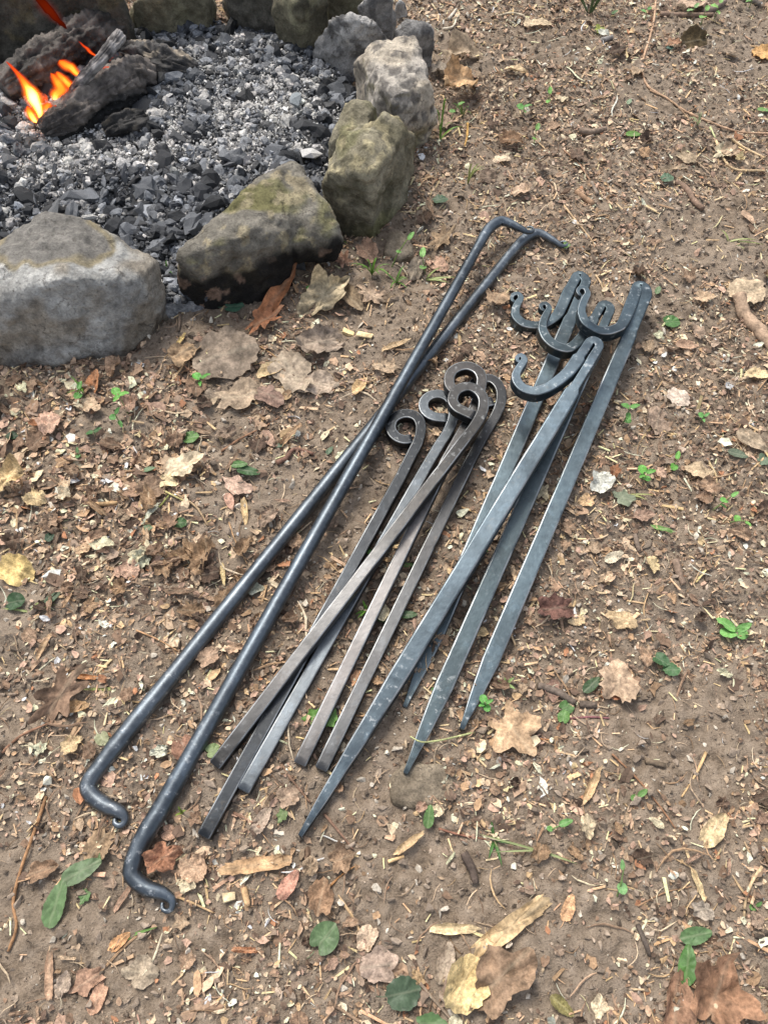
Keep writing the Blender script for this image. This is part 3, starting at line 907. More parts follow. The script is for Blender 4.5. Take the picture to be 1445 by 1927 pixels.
def lc_bark(V, D, f1, blk):
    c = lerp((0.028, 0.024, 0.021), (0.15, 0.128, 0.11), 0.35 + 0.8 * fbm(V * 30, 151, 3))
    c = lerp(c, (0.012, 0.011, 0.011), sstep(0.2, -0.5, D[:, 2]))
    c = lerp(c, (0.012, 0.012, 0.013), sstep(-0.45, -0.32, V[:, 0] - 0.0 + 0.03 * f1) * 0.0)
    return c
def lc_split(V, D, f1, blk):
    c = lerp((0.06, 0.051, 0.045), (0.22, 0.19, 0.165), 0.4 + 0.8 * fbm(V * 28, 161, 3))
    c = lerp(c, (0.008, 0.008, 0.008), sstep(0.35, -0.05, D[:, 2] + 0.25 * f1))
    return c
def lc_char(V, D, f1, blk):
    c = lerp((0.018, 0.017, 0.017), (0.085, 0.08, 0.076), 0.3 + 0.9 * fbm(V * 40, 171, 3))
    c = lerp(c, (0.25, 0.21, 0.16), sstep(0.4, 0.7, fbm(V * 33, 172, 3)))
    return c
def lc_ashy(V, D, f1, blk):
    return lerp((0.05, 0.045, 0.045), (0.34, 0.315, 0.30), 0.5 + 0.9 * fbm(V * 70, 181, 3))

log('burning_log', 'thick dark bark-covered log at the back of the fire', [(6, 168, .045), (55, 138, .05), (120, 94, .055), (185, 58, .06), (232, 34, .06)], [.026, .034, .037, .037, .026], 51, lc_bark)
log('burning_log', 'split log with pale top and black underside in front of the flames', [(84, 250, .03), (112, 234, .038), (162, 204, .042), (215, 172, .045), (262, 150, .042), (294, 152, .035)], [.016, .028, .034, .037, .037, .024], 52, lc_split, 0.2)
log('burning_log', 'charred log end with cracked checks, lying beyond the split one', [(238, 98, .035), (280, 112, .04), (330, 128, .04), (372, 138, .03)], [.018, .028, .03, .016], 53, lc_char, 0.22)
log('charred_stick', 'thin ash-whitened stick leaning across the two burning logs', [(138, 172, .07), (165, 140, .095), (200, 100, .11), (228, 66, .115)], [.0085, .0095, .010, .0105], 54, lc_ashy, 0.14)
log('charred_chunk', 'black squarish chunk of burnt wood at the foot of the split log', [(200, 250, .022), (225, 240, .026), (258, 230, .026), (270, 226, .022)], [.018, .024, .025, .018], 55, lambda V, D, f1, blk: lc_char(V, D, f1, blk) * 0.35, 0.28, group=None)

def flame(root, pts, widths, heat, op, seed, name='flame_tongue'):
    """a tongue of thin glowing shells, hotter and denser inside"""
    q = np.array([np.append(P(x, y, z), [w_, h_, o_]) for (x, y, z), w_, h_, o_ in zip(pts, widths, heat, op)])
    path = catmull(q, 0.003)
    C = path[:, :3]; n = len(C)
    t = frames(C); side = np.cross(t, np.array([0, 1.0, 0.3])); side /= np.linalg.norm(side, axis=1)[:, None]
    dep = np.cross(side, t)
    k = 14; a = np.arange(k) * 2 * math.pi / k
    VV, CC, f = [], [], []
    for s, (sc, dh, do) in enumerate([(1.4, -0.55, .06), (1.2, -0.4, .10), (1.0, -0.25, .16), (.8, -0.12, .26), (.6, 0.0, .36), (.4, .1, .5)]):
        W = np.maximum(path[:, 3] * sc, 0.0003)
        V = C[:, None, :] + side[:, None, :] * (np.cos(a)[None, :, None] * W[:, None, None]) + dep[:, None, :] * (np.sin(a)[None, :, None] * W[:, None, None] * 0.55)
        flat = V.reshape(-1, 3); flat = flat + 0.0018 * np.stack([vnoise(flat * 70, seed), vnoise(flat * 70, seed + 1), vnoise(flat * 70, seed + 2)], 1)
        col = np.zeros((n * k, 3)); col[:, 0] = np.repeat(np.clip(path[:, 4] + dh, 0, 1), k); col[:, 1] = np.repeat(np.clip(path[:, 5] * do, 0, 1), k)
        o = s * n * k
        f += [(o + i * k + j, o + i * k + (j + 1) % k, o + (i + 1) * k + (j + 1) % k, o + (i + 1) * k + j) for i in range(n - 1) for j in range(k)]
        VV.append(flat); CC.append(col)
    me = new_mesh(name, np.vstack(VV), f, True); set_col(me, np.vstack(CC))
    me.transform(Matrix.Translation(-root.location))
    link(name, me, M['flame'], root)

fr = empty('campfire_flames', tuple(P(100, 200, 0.0)))
tag(fr, 'small orange flames licking up between the logs', 'fire')
flame(fr, [(74, 222, .04), (72, 205, .055), (64, 184, .075), (50, 160, .10), (36, 140, .12), (20, 122, .14), (12, 114, .145)], [.004, .010, .013, .008, .0045, .0025, .0008], [.75, .95, 1, .7, .35, .1, 0], [.9, 1, 1, .95, .85, .6, .1], 1)
flame(fr, [(66, 228, .04), (58, 215, .055), (52, 204, .07), (49, 198, .075)], [.005, .008, .005, .0008], [.9, .75, .5, .2], [1, .95, .8, .3], 2)
flame(fr, [(84, 205, .045), (92, 200, .055), (100, 203, .06), (106, 196, .07)], [.006, .009, .007, .001], [.6, .55, .4, .2], [.8, .8, .6, .2], 3)
flame(fr, [(104, 188, .05), (106, 178, .06), (116, 168, .075), (112, 156, .085), (104, 145, .10), (96, 137, .11)], [.005, .009, .010, .009, .007, .001], [.9, .7, .6, .65, .5, .3], [1, 1, 1, 1, .9, .3], 4)
flame(fr, [(144, 168, .06), (132, 161, .07), (122, 152, .085), (113, 142, .10), (107, 135, .11)], [.003, .008, .010, .007, .001], [.5, .65, .7, .6, .3], [.9, 1, 1, .9, .3], 5)
flame(fr, [(155, 150, .07), (147, 140, .08), (137, 130, .095), (124, 121, .11), (113, 114, .12)], [.003, .006, .0085, .0085, .001], [.6, .7, .7, .6, .3], [1, 1, 1, .95, .3], 6)
flame(fr, [(172, 141, .06), (184, 138, .065), (194, 133, .07), (205, 126, .075)], [.003, .006, .006, .001], [.4, .6, .45, .2], [.8, 1, .9, .2], 7)
flame(fr, [(184, 108, .10), (172, 97, .115), (160, 87, .13), (148, 78, .145)], [.002, .0028, .0022, .0005], [.3, .25, .1, 0], [.7, .7, .5, .1], 8)
flame(fr, [(128, 55, .15), (112, 40, .18), (96, 22, .21), (80, 4, .24), (66, -14, .27)], [.002, .009, .012, .012, .006], [0, 0, .02, .02, 0], [.008, .03, .045, .04, .008], 9)

# glowing coals between the logs
def ember(px, py, z, r, seed):
    bm = bmesh.new()
    bmesh.ops.create_icosphere(bm, subdivisions=2, radius=r)
    for v in bm.verts:
        v.co *= 1 + 0.35 * float(vnoise(np.array([v.co]) * 60, seed)[0])
        v.co.z *= 0.6
    me = bpy.data.meshes.new('glowing_coal'); bm.to_mesh(me); bm.free()
    o = link('glowing_coal', me, M['ember'])
    o.location = P(px, py, z)
    tag(o, 'dull red glowing coal in the gap between the burning logs', 'coal', 'glowing coals')
for i, (x, y, z, r) in enumerate([(110, 205, .03, .016), (140, 185, .03, .017), (170, 163, .035, .017), (205, 135, .035, .018), (222, 118, .03, .015), (75, 185, .03, .014)]):
    ember(x, y, z, r, 60 + i)

# charcoal lumps and ash crumbs
def lump_template(seed, el=1.5, rounded=False):
    r = np.random.default_rng(seed)
    if rounded:
        bm = bmesh.new(); bmesh.ops.create_icosphere(bm, subdivisions=2, radius=1.0); bm.verts.index_update()
        v = np.array([x.co[:] for x in bm.verts]); f = np.array([[x.index for x in fc.verts] for fc in bm.faces]); bm.free()
        v = v * (1 + 0.42 * vnoise(v * 1.3 + seed, seed) + 0.16 * vnoise(v * 3.4 + seed, seed + 1))[:, None]
        return v * np.array([el, 1.0, 0.75]), f
    pts = r.normal(size=(13, 3)); pts /= np.linalg.norm(pts, axis=1)[:, None]
    pts *= r.uniform(0.75, 1.1, (13, 1)); pts *= np.array([el, 1.0, 0.72])
    bm = bmesh.new()
    vs = [bm.verts.new(p) for p in pts]
    h = bmesh.ops.convex_hull(bm, input=vs)
    dead = [g for g in list(h['geom_interior']) + list(h['geom_unused']) if isinstance(g, bmesh.types.BMVert) and g.is_valid]
    if dead: bmesh.ops.delete(bm, geom=list(set(dead)), context='VERTS')
    bmesh.ops.triangulate(bm, faces=bm.faces)
    bm.verts.index_update()
    v = np.array([x.co[:] for x in bm.verts]); f = np.array([[x.index for x in fc.verts] for fc in bm.faces])
    bm.free()
    return v, f

LUMPS = [lump_template(500 + i, 1.0 + 0.12 * (i % 9)) for i in range(12)]
ROUNDED = [lump_template(540 + i, 1.0 + 0.1 * (i % 7), True) for i in range(12)]
COALS = LUMPS + ROUNDED

def rot_mats(n, r, tilt=0.5):
    a = r.uniform(0, 2 * math.pi, n); tx = r.normal(0, tilt, n); ty = r.normal(0, tilt, n)
    ca, sa = np.cos(a), np.sin(a); cx, sx = np.cos(tx), np.sin(tx); cy, sy = np.cos(ty), np.sin(ty)
    Z = np.zeros(n); O = np.ones(n)
    Rz = np.stack([np.stack([ca, -sa, Z], -1), np.stack([sa, ca, Z], -1), np.stack([Z, Z, O], -1)], 1)
    Rx = np.stack([np.stack([O, Z, Z], -1), np.stack([Z, cx, -sx], -1), np.stack([Z, sx, cx], -1)], 1)
    Ry = np.stack([np.stack([cy, Z, sy], -1), np.stack([Z, O, Z], -1), np.stack([-sy, Z, cy], -1)], 1)
    return Rz @ Rx @ Ry

def joined(templates, idx, pos, R_, S, cols, shade=0.0, r=None):
    """one mesh out of many placed copies of small templates"""
    vs, fs, cs, off = [], [], [], 0
    for ti, (v, f) in enumerate(templates):
        sel = np.nonzero(idx == ti)[0]
        if not len(sel): continue
        VV = np.einsum('nij,nkj->nki', R_[sel], v[None] * S[sel][:, None, :]) + pos[sel][:, None, :]
        k = len(v)
        vs.append(VV.reshape(-1, 3))
        fs.append((f[None] + (np.arange(len(sel)) * k)[:, None, None] + off).reshape(-1, 3))
        c = np.repeat(cols[sel], k, 0)
        if shade: c = c * (1 + (r or rng).uniform(-shade, shade, (len(c), 1)))
        cs.append(c)
        off += len(sel) * k
    return np.vstack(vs), np.vstack(fs), np.vstack(cs)

def pale_amount(x, y):
    """where the fire has burnt down to white ash: a band from the left front to the middle of the pit"""
    p = np.stack([x, y, np.zeros_like(x)], 1)
    px, py = pixel_of(np.column_stack([x, y, np.full_like(x, 0.03)]))
    d1 = ((px - 490) / 120) ** 2 + ((py - 190) / 90) ** 2
    d2 = ((px - 230) / 200) ** 2 + ((py - 285) / 48) ** 2
    d3 = ((px - 40) / 110) ** 2 + ((py - 240) / 90) ** 2
    return np.clip(1.0 * np.exp(-d1) + 0.85 * np.exp(-d2) + 0.6 * np.exp(-d3), 0, 1) + 0.45 * fbm(p * 22, 77, 3)

PIT_MARKS = [(90, 400, 'behind the pale chipped boulder'), (300, 430, 'in the gap between boulder and slab'), (430, 360, 'along the mossy slab'), (600, 280, 'beside the mossy boulder'), (640, 150, 'beside the tan boulder'), (590, 90, 'beside the dusty grey rock'), (530, 70, 'under the olive boulder'), (400, 40, 'along the low back rocks'), (330, 150, 'beside the cracked log end'), (240, 250, 'by the burnt chunk'), (90, 270, 'in front of the split log'), (20, 130, 'behind the rear log'), (480, 190, 'on the white ash in mid pit'), (270, 320, 'on open ash between logs and slab')]
def coal_scatter():
    r = np.random.default_rng(21)
    N = 8500
    a = r.uniform(0, 2 * math.pi, N); rad = PIT_R * 0.985 * np.sqrt(r.uniform(0, 1, N))
    x = PIT_C[0] + rad * np.cos(a); y = PIT_C[1] + rad * np.sin(a)
    pa = pale_amount(x, y)
    size = np.exp(r.normal(math.log(0.0049), 0.5, N)) * (1 - 0.2 * np.clip(pa, 0, 1))
    size = np.clip(size, 0.0022, 0.0145)
    z = ash_z(x, y) + size * 0.25 + r.uniform(0, 0.006, N)
    kind = r.uniform(0, 1, N) < np.clip(0.12 + 0.82 * pa, 0.05, 0.94)
    size = np.where(kind, size * 0.85, size * 1.22)
    dark = np.array([0.026, 0.028, 0.032]) * np.exp(r.normal(0, 0.55, (N, 1)))
    grey = np.array([0.135, 0.143, 0.156]) * np.exp(r.normal(0, 0.35, (N, 1)))
    white = np.array([0.47, 0.455, 0.43]) * np.exp(r.normal(0, 0.25, (N, 1))) * (1 + r.normal(0, 0.012, (N, 3)))
    pick = r.uniform(0, 1, N)
    cols = np.where(kind[:, None], np.where(pick[:, None] < 0.68, white, grey), np.where(pick[:, None] < 0.56, dark, grey))
    local = lerp((0.085, 0.09, 0.097), (0.36, 0.35, 0.335), np.clip(pa, 0, 1))
    cols = np.where(kind[:, None], cols * 0.6 + local * 0.4, cols * 0.88 + local * 0.12)
    cols = np.clip(cols, 0.008, 0.78)
    idx = np.where(r.uniform(0, 1, N) < np.where(kind, 0.85, 0.55), r.integers(12, 24, N), r.integers(0, 12, N))
    R_ = rot_mats(N, r, 0.6)
    S = size[:, None] * r.uniform(0.7, 1.2, (N, 3))
    pos = np.stack([x, y, z], 1)
    px, py = pixel_of(pos)
    inv = (px > -20) & (px < 700) & (py > -20) & (py < 520)
    order = np.argsort(-(size * inv))
    big, rest = order[:300], order[300:]
    v, f, c = joined(COALS, idx[rest], pos[rest], R_[rest], S[rest], cols[rest], 0.25, r)
    o = link('charcoal_bed', fast_mesh('charcoal_bed', v, f, c), M['coal'])
    tag(o, 'loose small charcoal and ash crumbs covering the fire pit', 'charcoal', kind='stuff')
    mes = []
    for tv, tf in COALS:
        me = new_mesh('charcoal_lump', tv, [tuple(t) for t in tf]); me.materials.append(M['coal1']); mes.append(me)
    for i in big:
        pale = cols[i].mean() > 0.2
        o = link('ash_lump' if pale else 'charcoal_lump', mes[idx[i]])
        o.matrix_world = Matrix.Translation(Vector(pos[i])) @ Matrix([list(row) for row in R_[i]]).to_4x4() @ Matrix.Diagonal((*S[i], 1))
        o.color = (*cols[i], 1)
        near = min(PIT_MARKS, key=lambda q: (q[0] - px[i]) ** 2 + (q[1] - py[i]) ** 2)[2]
        lum = cols[i].mean()
        tone = 'chalky white' if lum > 0.45 else 'pale grey' if lum > 0.2 else 'slate grey' if lum > 0.08 else 'charcoal grey' if lum > 0.035 else 'jet-black'
        shape = 'rounded' if idx[i] >= 12 else 'angular'
        if pale: tag(o, f'{tone} {shape} ash lump {near}', 'ash', 'larger ash lumps in the fire pit')
        else: tag(o, f'{tone} {shape} charcoal lump {near}', 'charcoal', 'larger charcoal lumps in the fire pit')
coal_scatter()

def ash_powder():
    r = np.random.default_rng(91)
    N = 30000
    a_ = r.uniform(0, 2 * math.pi, N); rad = PIT_R * 0.985 * np.sqrt(r.uniform(0, 1, N))
    x = PIT_C[0] + rad * np.cos(a_); y = PIT_C[1] + rad * np.sin(a_)
    pa = np.clip(pale_amount(x, y), 0, 1)
    size = np.clip(np.exp(r.normal(math.log(0.0015), 0.5, N)), 0.0008, 0.005)
    z = ash_z(x, y) + r.uniform(0.001, 0.011, N)
    cols = lerp((0.10, 0.105, 0.112), (0.50, 0.485, 0.46), pa + r.normal(0, 0.25, N)) * np.exp(r.normal(0, 0.35, (N, 1)))
    v, f, c_ = joined(LUMPS, r.integers(0, len(LUMPS), N), np.stack([x, y, z], 1), rot_mats(N, r, 0.7), size[:, None] * r.uniform(0.6, 1.4, (N, 3)), np.clip(cols, 0.012, 0.7), 0.2, r)
    o = link('ash_crumbs', fast_mesh('ash_crumbs', v, f, c_), M['coal'])
    tag(o, 'fine grey and white ash grit lying over the charcoal', 'ash', kind='stuff')
ash_powder()

def special_lump(px, py, z, s, colour, seed, label):
    tv, tf = lump_template(seed, 1.3)
    me = new_mesh('charcoal_lump', tv, [tuple(t) for t in tf]); me.materials.append(M['coal1'])
    o = link('charcoal_lump', me)
    o.location = P(px, py, z); o.scale = s; o.rotation_euler = (0.3, 0.2, seed)
    o.color = (*colour, 1)
    tag(o, label, 'charcoal')
special_lump(278, 393, .035, (.017, .024, .012), (0.42, 0.44, 0.47), 811, 'pale bluish grey flake lying on dark charcoal near the boulder')
special_lump(558, 188, .035, (.024, .017, .014), (0.26, 0.29, 0.31), 812, 'grey-topped charcoal block at the edge of the white ash')
special_lump(585, 288, .035, (.02, .02, .013), (0.62, 0.61, 0.59), 813, 'chalk-white ash lump beside the mossy boulder')
special_lump(520, 92, .03, (.034, .017, .012), (0.018, 0.018, 0.019), 814, 'long jet-black charcoal piece near the olive boulder')
special_lump(95, 405, .035, (.03, .02, .012), (0.14, 0.145, 0.15), 815, 'broad grey charcoal slab above the chipped boulder')
# ------------------------------------------------------------------ leaf litter
PAL = np.array([srgb(*c) for c in [(176, 150, 120), (152, 124, 98), (126, 100, 78), (202, 178, 144), (164, 132, 110), (104, 84, 68), (148, 118, 86), (214, 194, 162), (152, 104, 70), (186, 154, 110), (138, 117, 98), (86, 68, 55)]])
PALW = np.array([15, 16, 15, 8, 9, 12, 9, 3.5, 1.3, 3, 9, 9.0]); PALW = PALW / PALW.sum()
PAL = PAL * 0.84 + PAL.mean(1, keepdims=True) * 0.16

def shard(seed, kind):
    r = np.random.default_rng(seed)
    n = 8 if kind == 0 else 6
    a = np.sort(np.arange(n) / n * 2 * math.pi + r.uniform(-0.33, 0.33, n))
    rad = r.uniform(0.55, 1.1, n)
    x = rad * np.cos(a); y = rad * np.sin(a) * (r.uniform(0.45, 0.85) if kind == 0 else r.uniform(0.18, 0.34))
    c1, c2 = r.normal(0, 0.38), r.normal(0, 0.22)
    z = c1 * (y / (np.abs(y).max())) ** 2 * 0.5 + c2 * x ** 2 + r.normal(0, 0.06, n)
    v = np.vstack([[0, 0, 0], np.stack([x, y, z], 1)])
    f = np.array([[0, 1 + k, 1 + (k + 1) % n] for k in range(n)])
    return v, f

def chip(seed):
    r = np.random.default_rng(seed)
    w_, h = r.uniform(0.12, 0.25), r.uniform(0.05, 0.11)
    x0 = r.uniform(-0.15, 0.15, 4)
    v = np.array([[-1 + x0[0], -w_, 0], [1 + x0[1], -w_ * .7, 0], [1 + x0[2], w_ * .8, 0], [-1 + x0[3], w_, 0]])
    v = np.vstack([v, v * np.array([0.95, 0.8, 1]) + np.array([0, 0, h])])
    v[:, 2] += 0.12 * r.normal() * v[:, 0] ** 2
    f = np.array([[4, 5, 6], [4, 6, 7], [0, 1, 5], [0, 5, 4], [1, 2, 6], [1, 6, 5], [2, 3, 7], [2, 7, 6], [3, 0, 4], [3, 4, 7]])
    return v, f

def straw(seed):
    r = np.random.default_rng(seed)
    n = 6
    x = np.linspace(-1, 1, n)
    b1, b2 = r.normal(0, 0.3), r.normal(0, 0.12)
    y = b1 * x ** 2 + b2 * x ** 3 + r.normal(0, 0.02, n); z = 0.06 * r.normal() * x ** 2 + 0.03
    w_ = 0.045 * np.array([.4, 1, 1, 1, .9, .3])
    top = np.stack([x, y, z + w_ * 1.2], 1); l = np.stack([x, y - w_, z], 1); rr = np.stack([x, y + w_, z], 1)
    v = np.vstack([top, l, rr])
    f = []
    for k in range(n - 1):
        f += [[k, n + k, n + k + 1], [k, n + k + 1, k + 1], [k, k + 1, 2 * n + k + 1], [k, 2 * n + k + 1, 2 * n + k]]
    return v, np.array(f)

SHARDS = [shard(900 + i, 0) for i in range(26)] + [shard(950 + i, 1) for i in range(12)]
CHIPS = [chip(1000 + i) for i in range(10)]
STRAWS = [straw(1030 + i) for i in range(12)]

def spots(n, r, dens):
    """random places on the soil that the photograph looks at, and a margin round it; none inside the fire ring"""
    out = []
    tot = 0
    while tot < n:
        y = r.uniform(-0.22, 1.8, n); x = r.uniform(-0.92, 0.92, n)
        lim = 0.46 + 0.27 * (y + 0.09)
        ok = (np.abs(x) < lim)
        ok &= np.hypot(x - PIT_C[0], y - PIT_C[1]) > PIT_R - 0.012
        p = np.stack([x, y, np.zeros(n)], 1)
        ok &= r.uniform(0, 1, n) < dens(p)
        out.append(p[ok]); tot += ok.sum()
    return np.vstack(out)[:n]

def bare(p):
    """patches of bare trodden soil"""
    px, py = pixel_of(p)
    k = np.zeros(len(p))
    for (cx, cy, sx, sy, a) in [(640, 790, 110, 60, .8), (1010, 520, 130, 60, .55), (300, 1230, 120, 90, .5), (90, 1290, 90, 120, .6), (1300, 1620, 150, 90, .5), (640, 1600, 90, 60, .3), (880, 900, 60, 90, .4), (420, 1740, 140, 70, .45), (1340, 200, 70, 50, .6), (1230, 1150, 120, 50, .4), (1080, 400, 90, 30, .35)]:
        k = np.maximum(k, a * np.exp(-((px - cx) / sx) ** 2 - ((py - cy) / sy) ** 2))
    k = np.maximum(k, 0.8 * sstep(0.0, 0.55, fbm(p * 6, 210, 3)))
    return k

def scatter_litter():
    r = np.random.default_rng(33)
    # torn leaf pieces
    N = 60000
    p = spots(N, r, lambda q: np.clip(1 - 1.15 * bare(q), 0.05, 1))
    L = np.clip(np.exp(r.normal(math.log(0.0031), 0.52, N)), 0.0016, 0.012)
    qx, qy = pixel_of(p)
    L = L * (1 + 0.75 * np.exp(-((qx - 230) / 300) ** 2 - ((qy - 860) / 260) ** 2))        # coarser litter below the ring
    p[:, 2] = ground_z(p[:, 0], p[:, 1]) + r.uniform(0.0008, 0.0038, N)
    cols = PAL[r.choice(len(PAL), N, p=PALW)] * np.exp(r.normal(0, 0.2, (N, 1))) * 1.12
    tone = 1 + 0.22 * fbm(p * 5, 220, 2)
    cols = np.clip(cols * tone[:, None], 0.012, 0.6)
    v, f, c = joined(SHARDS, r.integers(0, len(SHARDS), N), p, rot_mats(N, r, 0.36), L[:, None] * r.uniform(0.8, 1.2, (N, 3)), cols, 0.12, r)
    o = link('leaf_litter', fast_mesh('leaf_litter', v, f, c), M['litter'])
    tag(o, 'fine torn bits of dead leaves strewn over the soil', 'leaf litter', kind='stuff')
    # wood chips and straw
    N = 4200
    p = spots(N, r, lambda q: np.clip(1 - 0.8 * bare(q), 0.1, 1))
    L = np.clip(np.exp(r.normal(math.log(0.0052), 0.4, N)), 0.002, 0.014)
    p[:, 2] = ground_z(p[:, 0], p[:, 1]) + r.uniform(0.001, 0.003, N)
    cols = np.array(srgb(196, 166, 130)) * np.exp(r.normal(0, 0.3, (N, 1))) * (1 + r.normal(0, 0.05, (N, 3)))
    v, f, c = joined(CHIPS, r.integers(0, len(CHIPS), N), p, rot_mats(N, r, 0.2), L[:, None] * r.uniform(0.8, 1.2, (N, 3)), np.clip(cols, .02, .62), 0.1, r)
    o = link('wood_chips', fast_mesh('wood_chips', v, f, c), M['litter'])
    tag(o, 'scattered small pale wood chips on the soil', 'wood chips', kind='stuff')
    N = 4200
    p = spots(N, r, lambda q: np.clip(1 - 0.6 * bare(q), 0.1, 1))
    L = np.clip(np.exp(r.normal(math.log(0.0085), 0.5, N)), 0.003, 0.03)
    p[:, 2] = ground_z(p[:, 0], p[:, 1]) + r.uniform(0.001, 0.004, N)
    cols = PAL[r.choice([0, 3, 6, 7, 9, 1, 2], N)] * np.exp(r.normal(0, 0.25, (N, 1)))
    v, f, c = joined(STRAWS, r.integers(0, len(STRAWS), N), p, rot_mats(N, r, 0.13), np.stack([L, L, np.clip(L, 0.004, 0.012)], 1), np.clip(cols, .02, .6), 0.08, r)
    o = link('dry_straw', fast_mesh('dry_straw', v, f, c), M['litter'])
    tag(o, 'thin dry grass stems and rootlets strewn over the soil', 'straw', kind='stuff')
    # crumbs of earth
    N = 26000
    p = spots(N, r, lambda q: np.full(len(q), 1.0))
    L = np.clip(np.exp(r.normal(math.log(0.0020), 0.5, N)), 0.0007, 0.0055)
    p[:, 2] = ground_z(p[:, 0], p[:, 1]) + L * 0.3
    cols = np.array([0.195, 0.155, 0.12]) * np.exp(r.normal(0, 0.4, (N, 1)))
    pal = r.uniform(0, 1, N) < 0.12
    cols[pal] = np.array([0.46, 0.41, 0.34]) * np.exp(r.normal(0, 0.2, (pal.sum(), 1)))
    v, f, c = joined(LUMPS, r.integers(0, len(LUMPS), N), p, rot_mats(N, r, 0.8), L[:, None] * r.uniform(0.7, 1.2, (N, 3)), np.clip(cols, .01, .6), 0.15, r)
    o = link('soil_crumbs', fast_mesh('soil_crumbs', v, f, c), M['crumb'])
    tag(o, 'crumbly clods and grit of brown soil', 'soil', kind='stuff')
scatter_litter()

# ------------------------------------------------------------------ leaves one can pick out
def leaf_outline(kind, n, r, seed_rough=True):
    a = np.arange(n) / n * 2 * math.pi
    x, y = np.cos(a), np.sin(a)
    if kind == 'oval':
        y = y * 0.46 * (1 - 0.25 * x); k = 1 + 0.025 * np.sin(a * 23) + (0.03 * r.normal(size=n) if seed_rough else 0)
    elif kind == 'long':
        y = y * 0.2 * (1 - 0.2 * x); k = 1 + 0.06 * np.sin(a * 7 + r.uniform(0, 6)) + 0.03 * r.normal(size=n)
    elif kind == 'round':
        y = y * 0.86; k = 1 + 0.045 * np.sin(a * 13 + r.uniform(0, 6)) + 0.03 * np.sin(a * 5 + 1) + 0.015 * r.normal(size=n)
    elif kind == 'heart':
        y = y * 0.88; k = 1 - 0.42 * np.exp(-((np.abs(a - math.pi)) / 0.30) ** 2) + 0.06 * np.exp(-(a / 0.25) ** 2)
    elif kind == 'maple':
        lob = np.interp(a, np.linspace(0, 2 * math.pi, 11), [1.0, .62, .9, .6, .8, .38, .78, .64, .95, .6, 1.0])
        k = lob * (1 + 0.10 * np.interp(a, np.linspace(0, 2 * math.pi, 23), r.normal(0, 1, 23))) + 0.05 * r.normal(size=n)
        y = y * 0.95
    elif kind == 'oak':
        y = y * 0.52; k = 0.74 + 0.26 * np.cos(a * 7) + 0.02 * np.sin(a * 29)
    elif kind == 'torn':
        y = y * 0.7
        g = np.interp(a, np.linspace(0, 2 * math.pi, 15), np.append(q := r.uniform(0.6, 1.12, 14), q[0]))
        k = g + 0.035 * r.normal(size=n)
    elif kind == 'strip':
        y = np.sign(y) * np.abs(y) ** 0.4 * 0.2; k = 1 + 0.05 * r.normal(size=n)
    return x * k * 0.5, y * k * 0.5

def leaf_mesh(kind, seed, curl=0.25, fold=0.1, wrinkle=0.05, L=0.08, mat='leaf', n=44):
    r = np.random.default_rng(seed)
    x, y = leaf_outline(kind, n, r, mat == 'leaf')
    rings = [0.3, 0.58, 0.82, 1.0]
    X = np.concatenate([[0]] + [x * s for s in rings]); Y = np.concatenate([[0]] + [y * s for s in rings])
    wid = np.abs(y).max()
    cd = r.uniform(0, 6.28)
    u = X * math.cos(cd) + Y * math.sin(cd)
    p = np.stack([X * 5 + seed, Y * 5, np.zeros_like(X)], 1)
    if kind in ('maple', 'oak'): curl, fold = curl + 0.25, fold + 0.25
    Z = curl * (Y ** 2) / wid * 0.9 + fold * (u * 1.2) ** 2 * np.sign(u + 0.2) + 1.5 * wrinkle * (fbm(p, seed, 2) + 0.5 * fbm(p * 2.6, seed + 2, 2)) * (0.25 + np.hypot(X, Y) * 1.6)
    v = np.stack([X, Y, Z - Z.min()], 1) * L
    f = [(0, 1 + k, 1 + (k + 1) % n) for k in range(n)]
    for q in range(len(rings) - 1):
        for k in range(n):
            a = 1 + q * n + k; b_ = 1 + q * n + (k + 1) % n
            f.append((a, a + n, b_ + n, b_))
    me = new_mesh('leaf_blade', v, f, True)
    me.materials.append(M[mat])
    return me

def tube_mesh(name, pts, radii, k=7, seed=0, rough=0.12, step=0.004):
    q = np.column_stack([np.array(pts, float), np.array(radii, float)])
    path = catmull(q, step)
    C, R_ = path[:, :3], path[:, 3]
    t = frames(C)
    up = np.where(np.abs(t[:, 2:3]) > 0.9, np.array([[0, 1.0, 0]]), np.array([[0, 0, 1.0]]))
    side = np.cross(t, up); side /= np.linalg.norm(side, axis=1)[:, None]
    upv = np.cross(side, t)
    a = np.arange(k) * 2 * math.pi / k
    d = side[:, None, :] * np.cos(a)[None, :, None] + upv[:, None, :] * np.sin(a)[None, :, None]
    V = (C[:, None, :] + d * R_[:, None, None]).reshape(-1, 3)
    V = V + d.reshape(-1, 3) * (np.repeat(R_, k) * rough * (vnoise(V * 90, seed) + vnoise(V * 260, seed + 1)))[:, None]
    n = len(C)
    f = [(i * k + j, (i + 1) * k + j, (i + 1) * k + (j + 1) % k, i * k + (j + 1) % k) for i in range(n - 1) for j in range(k)]
    f.append(tuple(range(k))); f.append(tuple((n - 1) * k + j for j in range(k))[::-1])
    return new_mesh(name, V, f, True)

STEM = tube_mesh('stem', [(-0.038, 0, 0.003), (-0.05, 0.001, 0.003), (-0.062, 0.004, 0.0015)], [0.0011, 0.0009, 0.0007], 6)
STEM.materials.append(M['leaf'])

TPL = {}
def tpl(kind, var, curl, fold, wr, mat='leaf'):
    k = (kind, var, curl, fold, wr, mat)
    if k not in TPL:
        TPL[k] = leaf_mesh(kind, 1200 + len(TPL) * 7 + var, curl, fold, wr, mat=mat)
    return TPL[k]

